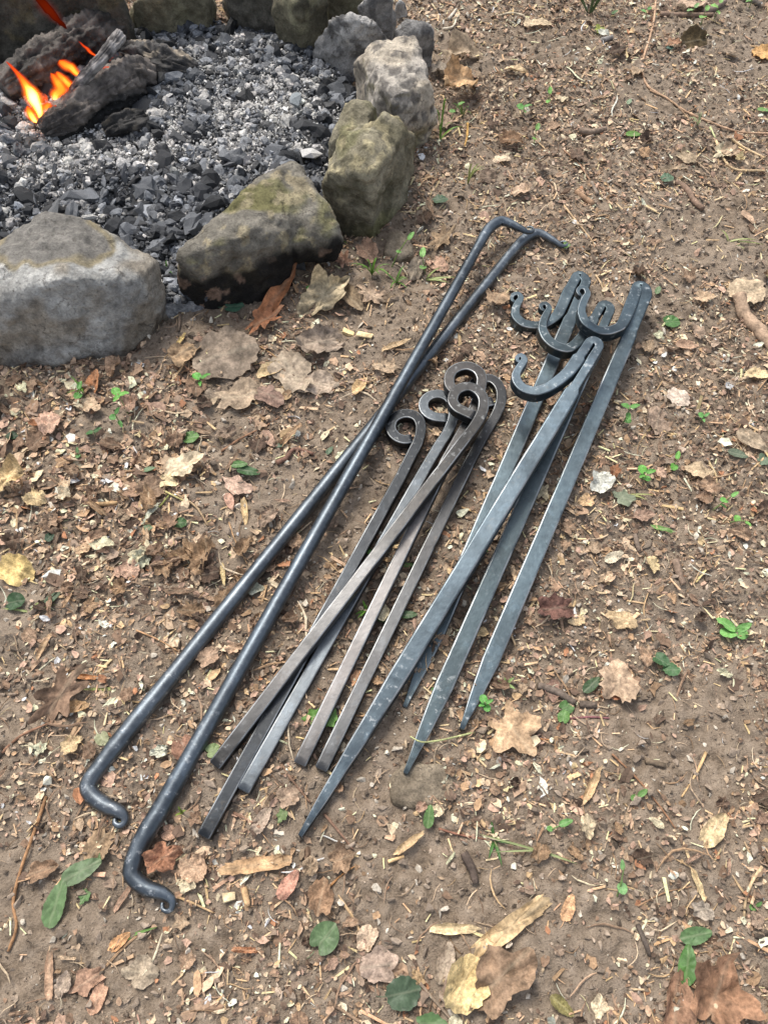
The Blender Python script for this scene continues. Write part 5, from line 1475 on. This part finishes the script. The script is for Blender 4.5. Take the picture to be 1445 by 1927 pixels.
TW = [
 ([(1386, 560), (1402, 590), (1425, 622), (1460, 672)], 13, (166, 142, 120), 'thick weathered stick with a beige leaf on its end', .95),
 ([(1085, 362), (1098, 376), (1114, 390)], 5.5, (150, 122, 98), 'short broken brown twig uphill of the round bar arms', .9),
 ([(1112, 345), (1117, 358), (1122, 372)], 4, (128, 116, 104), 'stubby grey twig parallel to a brown one', .9),
 ([(1270, 345), (1290, 358), (1303, 380), (1320, 398)], 5.5, (134, 112, 96), 'crooked grey-brown twig with a red broken end', .9),
 ([(1090, 242), (1112, 246), (1140, 240)], 6.5, (128, 112, 98), 'flattened grey stick with an orange crumb at its end', .8),
 ([(1012, 1290), (1045, 1300), (1082, 1322)], 7.5, (110, 98, 88), 'dark bent twig by the clover leaves', .85),
 ([(1090, 1325), (1122, 1328)], 7, (104, 92, 82), 'stub of dark twig under the ragged lobed leaf', .9),
 ([(1070, 1352), (1105, 1350), (1145, 1352)], 2.8, (140, 96, 98), 'purplish straight stem below the dark bent twig', .8),
 ([(130, 1412), (148, 1375), (164, 1338)], 5, (158, 132, 104), 'straight tan twig near the dark lobed leaf', .9),
 ([(10, 1418), (48, 1390), (106, 1360)], 3.2, (148, 112, 90), 'thin reddish twig next to the straight tan one', .7),
 ([(92, 1500), (72, 1560), (45, 1640), (28, 1700), (36, 1745), (20, 1790)], 4, (152, 116, 84), 'long wavering brown vine on bare soil', .8),
 ([(1232, 0), (1228, 40), (1220, 78), (1210, 110), (1208, 138), (1220, 166), (1250, 182), (1290, 205), (1330, 228), (1390, 246), (1460, 250)], 2.6, (188, 156, 128), 'long pale root wandering over the soil', .9),
 ([(1222, 170), (1262, 190), (1292, 216), (1296, 228)], 1.8, (176, 146, 118), 'thin side rootlet splitting from the long pale root', .7),
 ([(1320, 25), (1345, 14), (1362, 5)], 6, (120, 106, 96), 'grey fallen branch end by the pinkish leaf', .9),
 ([(1385, -6), (1410, 3), (1430, 9)], 5, (104, 96, 88), 'dark forked branch tip beyond the litter', .9),
 ([(1240, 32), (1285, 32), (1340, 28)], 4.5, (138, 116, 100), 'weathered brown branch lying flat beside the pinkish leaf', .8),
 ([(1130, 84), (1150, 76)], 5, (136, 132, 128), 'short grey stub of wood below the yellow-green leaf', .8),
 ([(1062, 280), (1090, 310), (1110, 338), (1145, 362), (1180, 376)], 2.2, (160, 128, 104), 'thin dry stem running downhill toward the short twigs', .6),
 ([(1060, 390), (1080, 420), (1100, 440), (1120, 468)], 2.5, (196, 168, 132), 'pale pointed grass stem uphill of the hooks', .4),
 ([(1120, 520), (1130, 540), (1136, 560)], 2.3, (196, 170, 136), 'pale short stem between two hooked stakes heads', .8),
 ([(998, 300), (1010, 330), (1018, 352)], 1.6, (168, 140, 112), 'fine dry stem on the soil uphill of the bars', .6),
 ([(690, 700), (722, 560), (760, 540), (790, 510), (806, 478)], 2.0, (178, 142, 128), 'pinkish arching stem among the weeds beside the round bar', .8),
 ([(735, 548), (760, 540), (785, 515), (800, 485)], 2.4, (176, 146, 130), 'smooth pink-grey stem curving round the wrinkled grey leaf', .8),
 ([(340, 570), (338, 600), (336, 622)], 4, (112, 98, 86), 'short upright grey stick below the slab', .8),
 ([(430, 640), (470, 640), (505, 658), (520, 668)], 2.0, (180, 146, 108), 'long dry straw lying over the large round leaf', .7),
 ([(340, 680), (360, 700), (385, 725)], 2.0, (158, 124, 100), 'thin brown stem beside the pale boulder', .7),
 ([(416, 848), (450, 828), (500, 795), (525, 780)], 3.0, (146, 112, 88), 'slender brown twig pointing to the round bars', .6),
 ([(520, 870), (540, 862), (552, 846), (590, 850)], 5, (128, 98, 84), 'dark bent twig half buried near the round bars', .7),
 ([(305, 912), (340, 935), (370, 955), (392, 990)], 3.2, (158, 136, 108), 'grey-tan straw from the tangle near the pale torn leaf', .7),
 ([(286, 915), (315, 930), (350, 945)], 2.8, (188, 176, 122), 'greenish straw from the tangle near the pale torn leaf', .7),
 ([(262, 978), (300, 955), (320, 935)], 2.2, (150, 156, 90), 'thin green stem crossing the straw tangle', .7),
 ([(430, 980), (440, 1010), (465, 1060)], 1.8, (170, 138, 104), 'long fine brown straw near the split husks', .6),
 ([(130, 1070), (155, 1085), (178, 1104)], 3.2, (176, 148, 124), 'pale rootlet on bare soil below the boulder', .8),
 ([(180, 950), (220, 945)], 4.5, (190, 158, 118), 'short thick pale stick with dark ends', .9),
 ([(260, 1190), (300, 1205), (335, 1225)], 2.2, (184, 146, 110), 'thin tan straw touching the round bar', .6),
 ([(530, 1440), (555, 1475), (585, 1512)], 3.6, (130, 104, 86), 'dark slim twig below the ends of the ring-headed bars', .7),
 ([(610, 1532), (640, 1568), (665, 1600)], 3.4, (126, 100, 84), 'dark slim twig beside the longest stake point', .7),
 ([(440, 1530), (470, 1545), (492, 1560)], 4, (140, 110, 92), 'brown twig beside the greyish leaf', .8),
 ([(335, 1688), (370, 1702), (402, 1718)], 3, (186, 156, 118), 'straight pale straw beside the curled bar end', .6),
 ([(460, 1670), (467, 1705)], 6, (196, 162, 122), 'short peeled stick standing by the pale chip', .9),
 ([(872, 1605), (885, 1630), (895, 1662)], 8.5, (92, 80, 72), 'blackened bent stick near the russet scraps', .85),
 ([(825, 1560), (870, 1572), (920, 1580)], 3, (140, 100, 82), 'reddish stem by the green and yellow leaf', .6),
 ([(730, 1622), (760, 1612)], 4, (208, 176, 132), 'short straw stub below the sunken stone', .9),
 ([(620, 1668), (645, 1645), (672, 1628)], 2.6, (166, 124, 84), 'thin tan twig over the small lobed leaf', .6),
 ([(960, 1340), (1000, 1385), (1040, 1392)], 2.4, (170, 122, 84), 'curved brown stalk of the speckled leaf', .6),
 ([(1150, 1420), (1200, 1470), (1250, 1530), (1270, 1560)], 2.6, (146, 110, 84), 'long straight brown stem crossing the soil', .6),
 ([(1330, 1415), (1310, 1455), (1282, 1500)], 3.6, (206, 172, 128), 'bent straw stalk beside the long brown stem', .6),
 ([(1212, 1432), (1230, 1436), (1250, 1442)], 6, (112, 98, 82), 'stub of dark bark-covered stick by the bent green stem', .9),
 ([(1200, 1705), (1250, 1680), (1302, 1668)], 2.2, (150, 120, 94), 'fine brown stem leading to the straw-coloured husk', .6),
 ([(1428, 1632), (1410, 1660), (1402, 1700), (1398, 1725)], 4, (190, 166, 132), 'pale forked root on bare soil', .7),
 ([(1200, 1740), (1212, 1775), (1222, 1800)], 5, (96, 86, 78), 'dark curled piece of bark on bare soil', .7),
 ([(620, 1885), (650, 1905), (680, 1925)], 4, (150, 126, 104), 'grey-tan twig below the pink-grey leaf', .8),
 ([(790, 1850), (815, 1880), (850, 1920)], 4, (140, 124, 108), 'grey stalk beside the round green leaf', .8),
 ([(1300, 1105), (1325, 1040), (1312, 1000)], 1.6, (176, 150, 118), 'fine curled straw on bare soil', .6),
 ([(1265, 1060), (1272, 1085), (1280, 1105)], 7, (140, 120, 104), 'small grey-brown stick end near the fine straw', .8),
 ([(1190, 1010), (1200, 1040)], 5, (122, 108, 96), 'grey stub of twig by the brown leaf', .9),
 ([(1230, 1205), (1210, 1150), (1225, 1100)], 2, (190, 160, 122), 'upright pale straw beside the ochre flake', .6),
 ([(1280, 1172), (1300, 1185), (1340, 1200)], 1.8, (180, 150, 118), 'thin straw on the soil beyond the ochre flake', .6),
 ([(1330, 870), (1345, 900), (1340, 940)], 2.8, (200, 178, 138), 'standing straw of the tangle near the tan leaf', .6),
 ([(1310, 905), (1355, 900), (1380, 892)], 3.0, (180, 150, 120), 'flat straw of the tangle near the tan leaf', .6),
 ([(1345, 268), (1362, 300), (1380, 318), (1440, 318)], 3.0, (206, 180, 142), 'pale bare roots looping over the soil', .7),
 ([(1375, 262), (1400, 276), (1440, 296)], 3.2, (204, 178, 140), 'upper pale root running beside the looping ones', .7),
 ([(1335, 240), (1345, 262)], 2.4, (196, 200, 150), 'short greenish stem at the pale roots', .7),
 ([(880, 232), (878, 262), (874, 275)], 3.0, (196, 156, 92), 'yellow-brown crooked stem beside the fire ring', .6),
 ([(843, 45), (858, 20)], 3.4, (206, 196, 180), 'bleached curved stick behind the grey rock', .8),
 ([(832, 60), (850, 58), (860, 30)], 2.4, (206, 196, 176), 'thin bleached stem behind the grey rock', .8),
 ([(985, 35), (960, 32), (935, 35)], 2.4, (200, 186, 160), 'pale bent stem uphill of the litter', .8),
]
for i, (pts, r_, col, lab, tp) in enumerate(TW):
    if lab.startswith('pinkish arching'): continue
    twig(pts, r_ if r_ > 4.4 else r_ * 0.85, col, lab, 'stick' if r_ > 4.4 else 'straw', seed=i * 3, cat='stick' if r_ > 4.4 else 'straw', taper=tp, group='sticks and stems on the soil')

# corn-coloured chips
def chip_thing(px, py, L, w_, h, rot, col, label):
    v, f = chip(1500 + int(px))
    v = v / np.abs(v).max(0)
    me = new_mesh('wood_chip', v * np.array([L / 2, w_ / 2, h]), [tuple(t) for t in f]); me.materials.append(M['wood'])
    o = link('wood_chip', me); o.location = G(px, py, 0.001); o.rotation_euler = (0.05, 0.08, math.radians(rot)); o.color = (*srgb(*col), 1)
    tag(o, label, 'wood chip', 'pale wood chips')
chip_thing(656, 628, .021, .010, .006, -25, (224, 200, 150), 'straw-yellow wood chip beside the rolled-edge leaf')
chip_thing(686, 638, .027, .011, .006, -12, (226, 202, 156), 'longer straw-yellow wood chip touching its neighbour')
chip_thing(432, 1688, .014, .010, .007, 10, (226, 206, 166), 'chunky cream wood chip near the peeled stick')
chip_thing(740, 757, .013, .006, .004, -20, (226, 214, 196), 'tiny white chip on bare soil beside the round bars')
chip_thing(700, 1545, .012, .009, .005, 40, (206, 180, 140), 'cream chip below the sunken stone')

# ------------------------------------------------------------------ green leaves, seedlings and grass
GL = [
 (160, 1640, 76, 30, 'oval', (116, 160, 96), 'larger smooth green leaflet of the broken sprig'),
 (112, 1700, 84, 78, 'oval', (112, 164, 88), 'torn pale green leaf below the broken sprig'),
 (188, 1618, 30, 60, 'oval', (90, 150, 60), 'small green tip beside the broken sprig'),
 (162, 1688, 30, 70, 'torn', (104, 164, 74), 'small ragged green leaf at the foot of the broken sprig'),
 (612, 1765, 60, 50, 'heart', (104, 152, 84), 'crinkled green leaf on a slender stalk'),
 (758, 1868, 66, 10, 'round', (84, 122, 80), 'round dark green leaf with a brown edge'),
 (810, 1925, 60, 0, 'torn', (104, 160, 80), 'green leaf tip below the round dark one'),
 (1308, 1760, 64, 10, 'oval', (104, 160, 84), 'upper of two smooth green leaves on bare soil'),
 (1290, 1815, 70, 75, 'oval', (88, 158, 58), 'lower of two smooth green leaves on bare soil'),
 (1242, 1242, 34, -40, 'heart', (70, 130, 66), 'green heart leaf beside a rounder one near the ragged lobed leaf'),
 (1262, 1262, 32, 0, 'round', (84, 146, 76), 'rounded green leaf beside a heart-shaped one'),
 (1112, 1290, 44, 40, 'oval', (76, 120, 66), 'dull green leaf beside the ragged lobed leaf'),
 (1066, 1330, 30, 20, 'heart', (94, 160, 66), 'bright clover leaf by the dark broken twig'),
 (1060, 1350, 26, 70, 'heart', (110, 178, 70), 'little lime-green heart leaf below the bright clover'),
 (1262, 606, 34, 6, 'heart', (86, 158, 60), 'glossy green heart leaf uphill of the pink one'),
 (828, 384, 30, 20, 'round', (84, 126, 82), 'grey-green round leaf below the tan boulder'),
 (358, 822, 32, 10, 'heart', (108, 176, 68), 'bright green leaf on a pale stalk near the boulder'),
 (452, 878, 32, 0, 'oval', (96, 162, 66), 'upper green leaf of a pair near the round bars'),
 (468, 888, 44, -8, 'oval', (62, 120, 50), 'lower darker green leaf of a pair near the round bars'),
 (340, 986, 26, 5, 'round', (60, 122, 36), 'deep green round leaf near the straw tangle'),
 (280, 995, 20, 0, 'torn', (120, 160, 100), 'pale green scrap near the deep green leaf'),
 (282, 885, 24, 20, 'oval', (118, 168, 104), 'pale green leaf scrap above the straw tangle'),
 (258, 1045, 20, 20, 'round', (70, 116, 62), 'dull green leaflet near the split husks'),
 (95, 1012, 20, 60, 'round', (50, 98, 56), 'small dark green leaf on bare soil'),
 (24, 822, 22, 10, 'round', (42, 86, 44), 'small blackish green leaf below the boulder'),
 (35, 1138, 40, 5, 'heart', (60, 108, 54), 'dark green heart leaf beside a thin pale stem'),
 (105, 1132, 34, 50, 'oval', (84, 126, 74), 'grey-green leaf beside the long brown husk'),
 (200, 1394, 28, -60, 'heart', (176, 196, 128), 'pale yellow-green leaf touching a round bar'),
 (404, 1416, 30, 20, 'heart', (156, 200, 110), 'light green leaf by the end of a ring-headed bar'),
 (592, 1352, 46, 10, 'torn', (104, 178, 42), 'vivid green leaf showing between two ring-headed bars'),
 (624, 1356, 40, 70, 'torn', (110, 188, 48), 'vivid green leaf on the far side of the same bar'),
 (532, 1536, 30, 65, 'torn', (128, 170, 84), 'folded green leaf between bar ends and longest stake'),
 (768, 1162, 34, 5, 'oval', (76, 122, 62), 'green leaf beneath the longest stake'),
 (716, 1168, 26, -20, 'oval', (80, 140, 66), 'small green leaf between ring-headed bars'),
 (768, 1066, 22, 0, 'oval', (108, 168, 62), 'bright green scrap between ring-headed bar and stake'),
 (806, 1538, 42, 80, 'oval', (110, 170, 76), 'green leaf with a yellow tip by the reddish stem'),
 (440, 578, 38, 5, 'heart', (74, 138, 96), 'blue-green clover leaf at the foot of the slab'),
 (1168, 945, 46, -30, 'torn', (150, 178, 128), 'frilly pale green leaf near the lone stake'),
 (1240, 1004, 44, -18, 'long', (126, 196, 72), 'lime-green blade on the soil'),
 (1382, 862, 40, -12, 'oval', (120, 150, 108), 'grey-green leaf by the folded tan leaf'),
 (1428, 874, 30, 20, 'maple', (120, 160, 112), 'grey-green lobed leaf beside the folded tan leaf'),
 (1200, 690, 0, 0, 'oval', (0, 0, 0), ''),
 (1125, 62, 24, 30, 'maple', (178, 208, 58), 'yellow-green lobed leaf on the litter'),
 (1252, 342, 26, 20, 'round', (90, 140, 92), 'grey-green leaf at the tip of the crooked twig'),
 (1182, 196, 18, 60, 'oval', (150, 196, 136), 'pale mint-green scrap on the litter'),
 (1192, 250, 30, 5, 'oval', (118, 190, 60), 'bright green leaflet above the cream curl'),
 (1256, 102, 14, 20, 'round', (70, 126, 100), 'tiny blue-green leaf by the russet scrap'),
 (1435, 210, 26, 0, 'oval', (130, 200, 84), 'fresh green leaf near the pale roots'),
 (1200, 545, 20, 20, 'oval', (96, 140, 84), 'dull green leaf behind the lone stake head'),
 (1238, 545, 22, 65, 'oval', (112, 160, 92), 'green leaf standing behind the lone stake head'),
 (1062, 469, 20, 10, 'maple', (104, 166, 50), 'green crumple under the tip of the round bar'),
 (1155, 30, 16, 40, 'oval', (90, 150, 70), 'small green leaflet by the weed clump'),
 (910, 1040, 16, 0, 'oval', (96, 150, 66), 'tiny green leaf between stakes'),
 (560, 1000, 14, 0, 'oval', (110, 160, 84), 'tiny green scrap beside the round bars'),
 (620, 845, 22, 60, 'oval', (96, 140, 92), 'grey-green scrap on bare soil by the round bars'),
 (528, 838, 20, 10, 'oval', (96, 136, 96), 'blue-green scrap on pale bare soil'),
]
for i, (px, py, sz, rot, kind, col, lab) in enumerate(GL):
    if not sz: continue
    put_leaf(px, py, sz, rot, kind, col, lab, .22, .12, .04, (rng.normal(0, 6), rng.normal(0, 6)), sz > 28 and kind in ('heart', 'round'), 'green', i % 2, 0.004, group='green leaves on the soil', name='green_leaf', k=0.66)

GSTEM = M['green']
def seedling(px, py, h, leaves, label, col=(96, 170, 64), stemcol=(150, 180, 110), lean=(0.0, 0.0), name='seedling', cat='seedling', group='seedlings in the litter'):
    """leaves: (angle, size px, height fraction)"""
    b_ = G(px, py, -0.001)
    root = empty(name, tuple(b_))
    tag(root, label, cat, group)
    m = mpp(px, py)
    H = h * m
    me = tube_mesh('stem', [(0, 0, -0.002), (lean[0] * H * 0.4, lean[1] * H * 0.4, H * 0.5), (lean[0] * H, lean[1] * H, H)], [0.0011, 0.0009, 0.0006], 6)
    s = link('stem', me, M['green'], root); c = np.array(srgb(*stemcol)) * 0.62; s.color = (*c, 1)
    for j, (a, sz, hf) in enumerate(leaves):
        sz *= 0.7
        L = sz * m / 0.08
        o = link('leaf', tpl(['oval', 'heart'][j % 2], j % 2, .25, .2, .04, 'green'), None, root)
        a = math.radians(a)
        o.location = (lean[0] * H * hf + math.cos(a) * sz * m * 0.5, lean[1] * H * hf + math.sin(a) * sz * m * 0.5, H * hf - 0.001)
        o.rotation_euler = (random.uniform(-.3, .3), random.uniform(-.45, -.05), a)
        o.scale = (L, L, L)
        c = (np.array(srgb(*col)) * 0.72 + np.mean(srgb(*col)) * 0.16) * random.uniform(0.8, 1.15)
        o.color = (*c, 1)

seedling(240, 775, 62, [(10, 28, 1), (130, 26, 1), (250, 26, 1)], 'tall three-leaved seedling below the pale boulder', (104, 184, 54))
seedling(228, 800, 40, [(60, 22, 1), (180, 20, .7), (300, 24, .4)], 'low leafy seedling beside the tall three-leaved one', (84, 156, 60))
seedling(158, 750, 26, [(80, 26, 1), (250, 24, .6)], 'two-leaved seedling beside the orange upright leaf', (92, 170, 58))
seedling(372, 722, 18, [(20, 28, 1), (150, 26, .9), (280, 20, .6)], 'bright three-leaved sprig near the large round leaf', (96, 186, 56), lean=(.5, .2))
seedling(180, 818, 16, [(30, 24, 1), (190, 22, .8)], 'small dark green seedling on the litter below the boulder', (66, 118, 56))
seedling(150, 858, 14, [(100, 18, 1), (280, 16, .7)], 'tiny seedling on bare soil below the boulder', (86, 140, 70))
seedling(1170, 800, 52, [(20, 28, 1), (150, 26, .95), (260, 30, .7), (330, 18, .3)], 'leafy seedling beside the lone stake', (104, 176, 70))
seedling(1205, 905, 28, [(10, 28, 1), (120, 26, .9), (220, 24, .8), (320, 22, .4)], 'low bushy seedling near the frilly pale green leaf', (106, 186, 62))
seedling(1262, 882, 30, [(70, 26, 1), (250, 24, .5)], 'narrow two-leaved seedling on the litter', (110, 190, 56))
seedling(1320, 790, 20, [(30, 18, 1), (150, 18, .9), (270, 16, .7)], 'small rosette seedling below the pink leaf', (108, 180, 84))
seedling(1340, 960, 34, [(30, 24, 1), (200, 24, .8), (300, 18, .5)], 'trailing green sprig beside the lime-green blade', (108, 180, 72), lean=(.8, .4))
seedling(1368, 985, 30, [(300, 20, 1), (100, 20, .6)], 'second trailing sprig beside the first', (124, 200, 70), lean=(.6, -.4))
seedling(1385, 1185, 24, [(150, 60, .6), (200, 46, .4), (20, 46, .6), (330, 34, .4)], 'spreading long-leaved seedling on bare soil', (128, 196, 92))
seedling(820, 1300, 10, [(20, 16, 1), (200, 14, .8)], 'tiny green sprout by a stake point', (90, 160, 60))
seedling(910, 1330, 24, [(20, 22, 1), (110, 24, .9), (200, 20, .7), (300, 22, .5)], 'bright green tuft beside the point of the lone stake', (104, 190, 70))
seedling(700, 1040, 12, [(30, 18, 1), (200, 16, .8)], 'tiny sprout between ring-headed bars', (104, 176, 62))
seedling(985, 210, 16, [(20, 22, 1), (170, 22, .9), (280, 16, .6)], 'low green sprig uphill of the cream leaf', (110, 180, 80))
seedling(1030, 195, 26, [(80, 24, 1), (260, 14, .5)], 'single upright green leaf on a short stem', (116, 190, 62))
seedling(1005, 265, 30, [(70, 26, 1), (250, 16, .5)], 'narrow green shoot beside the thin dry stem', (120, 180, 70))
seedling(1210, 45, 22, [(40, 18, 1), (160, 18, .8)], 'little sprig beside the long pale root', (110, 176, 84))
seedling(1342, 38, 32, [(60, 22, 1), (170, 22, .8), (280, 18, .6)], 'airy sprig by the grey fallen branch', (136, 196, 84))
seedling(1300, 30, 24, [(40, 20, 1), (210, 20, .8)], 'pale sprig at the pinkish leaf', (140, 190, 110))
seedling(1318, 45, 28, [(60, 26, 1), (240, 22, .7)], 'upright sprig between branch and dark leaf', (124, 184, 76))
seedling(1410, 12, 20, [(40, 20, 1), (200, 18, .7)], 'sprig by the dark forked branch', (120, 176, 84))
seedling(845, 235, 36, [(30, 20, 1), (200, 18, .7)], 'lanky weed at the foot of the tan boulder', (112, 176, 66), lean=(.4, .2))
seedling(736, 505, 60, [(50, 26, 1), (220, 16, .6)], 'thick-stemmed weed beside the small flat stone', (120, 184, 80), (150, 190, 90), lean=(.5, .2))
seedling(800, 515, 44, [(80, 34, .9), (260, 22, .5)], 'drooping weed leaf beside the upper round bar', (130, 186, 90), lean=(-.2, .1))
seedling(590, 545, 16, [(60, 22, 1), (200, 20, .8)], 'green sprig under the lip of the slab', (92, 186, 52))
seedling(325, 490, 20, [(60, 20, 1), (200, 20, .7), (300, 16, .5)], 'green sprig growing between the boulder and the slab', (98, 180, 60))
seedling(318, 560, 26, [(60, 22, 1), (220, 18, .6)], 'dark sprig in the gap between boulder and slab', (64, 120, 46))
seedling(1195, 1500, 14, [(30, 34, .8), (200, 20, .6)], 'green shoot by the tan rolled leaf', (116, 170, 76))
seedling(1160, 1690, 56, [(90, 26, .9), (280, 30, .5), (60, 18, .4)], 'spindly weed on bare soil near the orange-peach leaf', (116, 172, 96), lean=(.1, .9))
seedling(1030, 1565, 22, [(20, 40, 1), (180, 18, .5)], 'thick green stalk with a leaf on the litter', (110, 176, 80), lean=(.9, .4))
seedling(1420, 1705, 12, [(30, 20, 1), (200, 20, .7)], 'green shoot by the pale forked root', (100, 160, 70))

def grass(px, py, blades, label, col=(128, 160, 76)):
    """blades: (dx px, dy px, height px, width px)"""
    b_ = G(px, py, -0.001)
    root = empty('grass_tuft', tuple(b_)); tag(root, label, 'grass', 'grass and weed tufts')
    m = mpp(px, py)
    for i, (dx, dy, h, wd) in enumerate(blades):
        t = np.linspace(0, 1, 7)
        q = np.stack([dx * t ** 1.3, dy * t ** 1.3, h * np.sin(t * 1.9) / 1.0], 1) * m
        s = np.array([-dy, dx, 0.0]); s = s / max(np.linalg.norm(s), 1e-6) * wd * m * 0.5
        wv = np.array([.7, 1, 1, .95, .8, .5, .08])[:, None]
        v = np.vstack([q + s * wv, q - s * wv, q + np.array([0, 0, -0.25 * wd * m])])
        f = [(k, k + 1, 15 + k, 14 + k) for k in range(6)] + [(14 + k, 15 + k, 8 + k, 7 + k) for k in range(6)]
        me = new_mesh('blade', v, f, True); me.materials.append(M['green'])
        o = link('blade', me, None, root)
        c = np.array(srgb(*col)) * 0.7 * random.uniform(0.75, 1.2); o.color = (*c, 1)

def rblades(n, spread, h, wd):
    return [(random.uniform(-spread, spread), random.uniform(-spread, spread), h * random.uniform(.5, 1.1), wd * random.uniform(.7, 1.2)) for _ in range(n)]
grass(828, 262, [(20, -4, 40, 4), (-12, 6, 60, 4), (6, 10, 80, 4), (40, 10, 24, 4), (-4, -20, 40, 3.5)], 'long grass blades at the foot of the tan boulder', (128, 176, 74))
grass(700, 520, rblades(9, 40, 34, 4), 'grass tuft beside the small flat stone', (108, 150, 54))
grass(745, 530, rblades(6, 36, 24, 4), 'thin grass beside the pink-grey stem', (120, 160, 76))
grass(800, 528, [(60, 2, 6, 5), (44, -14, 8, 4), (30, 20, 14, 4)], 'flattened pale grass stalks pointing at the round bar', (168, 184, 110))
grass(880, 345, rblades(8, 30, 44, 3.5), 'upright thin grass downhill of the cream leaf', (150, 160, 92))
grass(870, 215, rblades(5, 26, 40, 4), 'dark weed stems beside the curled leaf', (96, 128, 56))
grass(1370, 455, [(60, -14, 8, 4), (46, -6, 12, 4), (30, -30, 6, 4), (-14, 20, 12, 4)], 'fan of pale cut grass on smooth soil', (176, 184, 120))
grass(1180, 935, [(30, -16, 10, 4), (46, -4, 8, 3.5), (-20, 6, 10, 4)], 'thin straw-green blades beside the bushy seedling', (168, 176, 104))
grass(690, 1150, rblades(9, 22, 16, 4), 'small grass tuft between ring-headed bars', (116, 168, 60))
grass(950, 1290, rblades(7, 26, 16, 6), 'short thick green stalks by the lone stake point', (150, 176, 110))
grass(930, 1580, [(-14, -34, 16, 6), (10, -46, 20, 6), (40, -10, 14, 4), (-4, 40, 10, 6)], 'dark green grass blades near the blackened stick', (84, 128, 62))
grass(1010, 1600, [(-110, 28, 8, 4), (-90, -4, 10, 3.5), (40, -14, 10, 5), (70, -24, 14, 5)], 'long pale runner grass on the litter', (176, 190, 130))
twig([(772, 1386), (792, 1396), (822, 1394), (860, 1386), (892, 1378)], 1.3, (176, 180, 128), 'curved pale green stem looped over a stake point', 'straw', seed=77, cat='straw', taper=1.6, rise=[.02, .024, .016, .004, 0], group='sticks and stems on the soil')
grass(430, 1040, rblades(3, 14, 10, 3), 'few green blades near the split husks', (120, 170, 84))
grass(60, 1155, [(50, 12, 8, 4), (-50, 4, 8, 4), (24, 20, 10, 4)], 'thin pale stems round the dark green heart leaf', (168, 184, 112))
grass(215, 1298, [(-60, -2, 3, 6), (-30, -3, 5, 6)], 'pale green stalk lying beside the dark lobed leaf', (186, 196, 104))
grass(345, 1530, rblades(3, 12, 24, 5), 'short green stalk beside the round bar', (150, 176, 70))
grass(160, 740, rblades(6, 26, 26, 4), 'thin weeds at the foot of the pale boulder', (110, 150, 60))
grass(320, 530, rblades(8, 18, 40, 4), 'grass growing in the gap between boulder and slab', (84, 130, 50))
grass(640, 450, rblades(6, 20, 26, 4), 'dark grass by the mossy boulder', (84, 116, 50))
grass(245, 1760, [(50, 14, 10, 5), (-20, -16, 6, 8)], 'green stem below the orange-tan oval leaf', (120, 164, 80))
grass(1310, 240, rblades(6, 24, 20, 3.5), 'pale grass by the long root', (190, 200, 150))

# woody weed clump with several green canes at the far edge of the litter
def weed_clump():
    b_ = G(1110, 25, -0.002)
    root = empty('weed_clump', tuple(b_)); tag(root, 'clump of green woody canes rising at the far edge of the litter', 'weed')
    m = mpp(1110, 25)
    for i, (dx, dy, h, rr) in enumerate([(-6, 4, 110, 4), (10, 12, 120, 4), (40, 10, 90, 3), (70, 24, 100, 3.2), (-70, 10, 60, 2.6), (-95, 30, 90, 2.6), (24, -6, 60, 2.4)]):
        t = np.linspace(0, 1, 5)
        pts = np.stack([dx * t * m, dy * t * m, h * np.sin(t * 1.5) * m], 1)
        me = tube_mesh('cane', pts, [rr * m * 0.55 * (1 - 0.4 * k) for k in t], 7, i)
        o = link('cane', me, M['green'], root); c = np.array(srgb(96, 124, 66)) * 0.6; o.color = (*c, 1)
        for q in range(2):
            L = 16 * m / 0.08
            lf = link('leaf', tpl('oval', q, .25, .2, .04, 'green'), None, root)
            kk = 2 + q * 2
            lf.location = pts[kk]; lf.scale = (L, L, L); lf.rotation_euler = (random.uniform(-.4, .4), random.uniform(-.5, .1), random.uniform(0, 6.3))
            c = np.array(srgb(104, 168, 70)) * 0.6; lf.color = (*c, 1)
weed_clump()
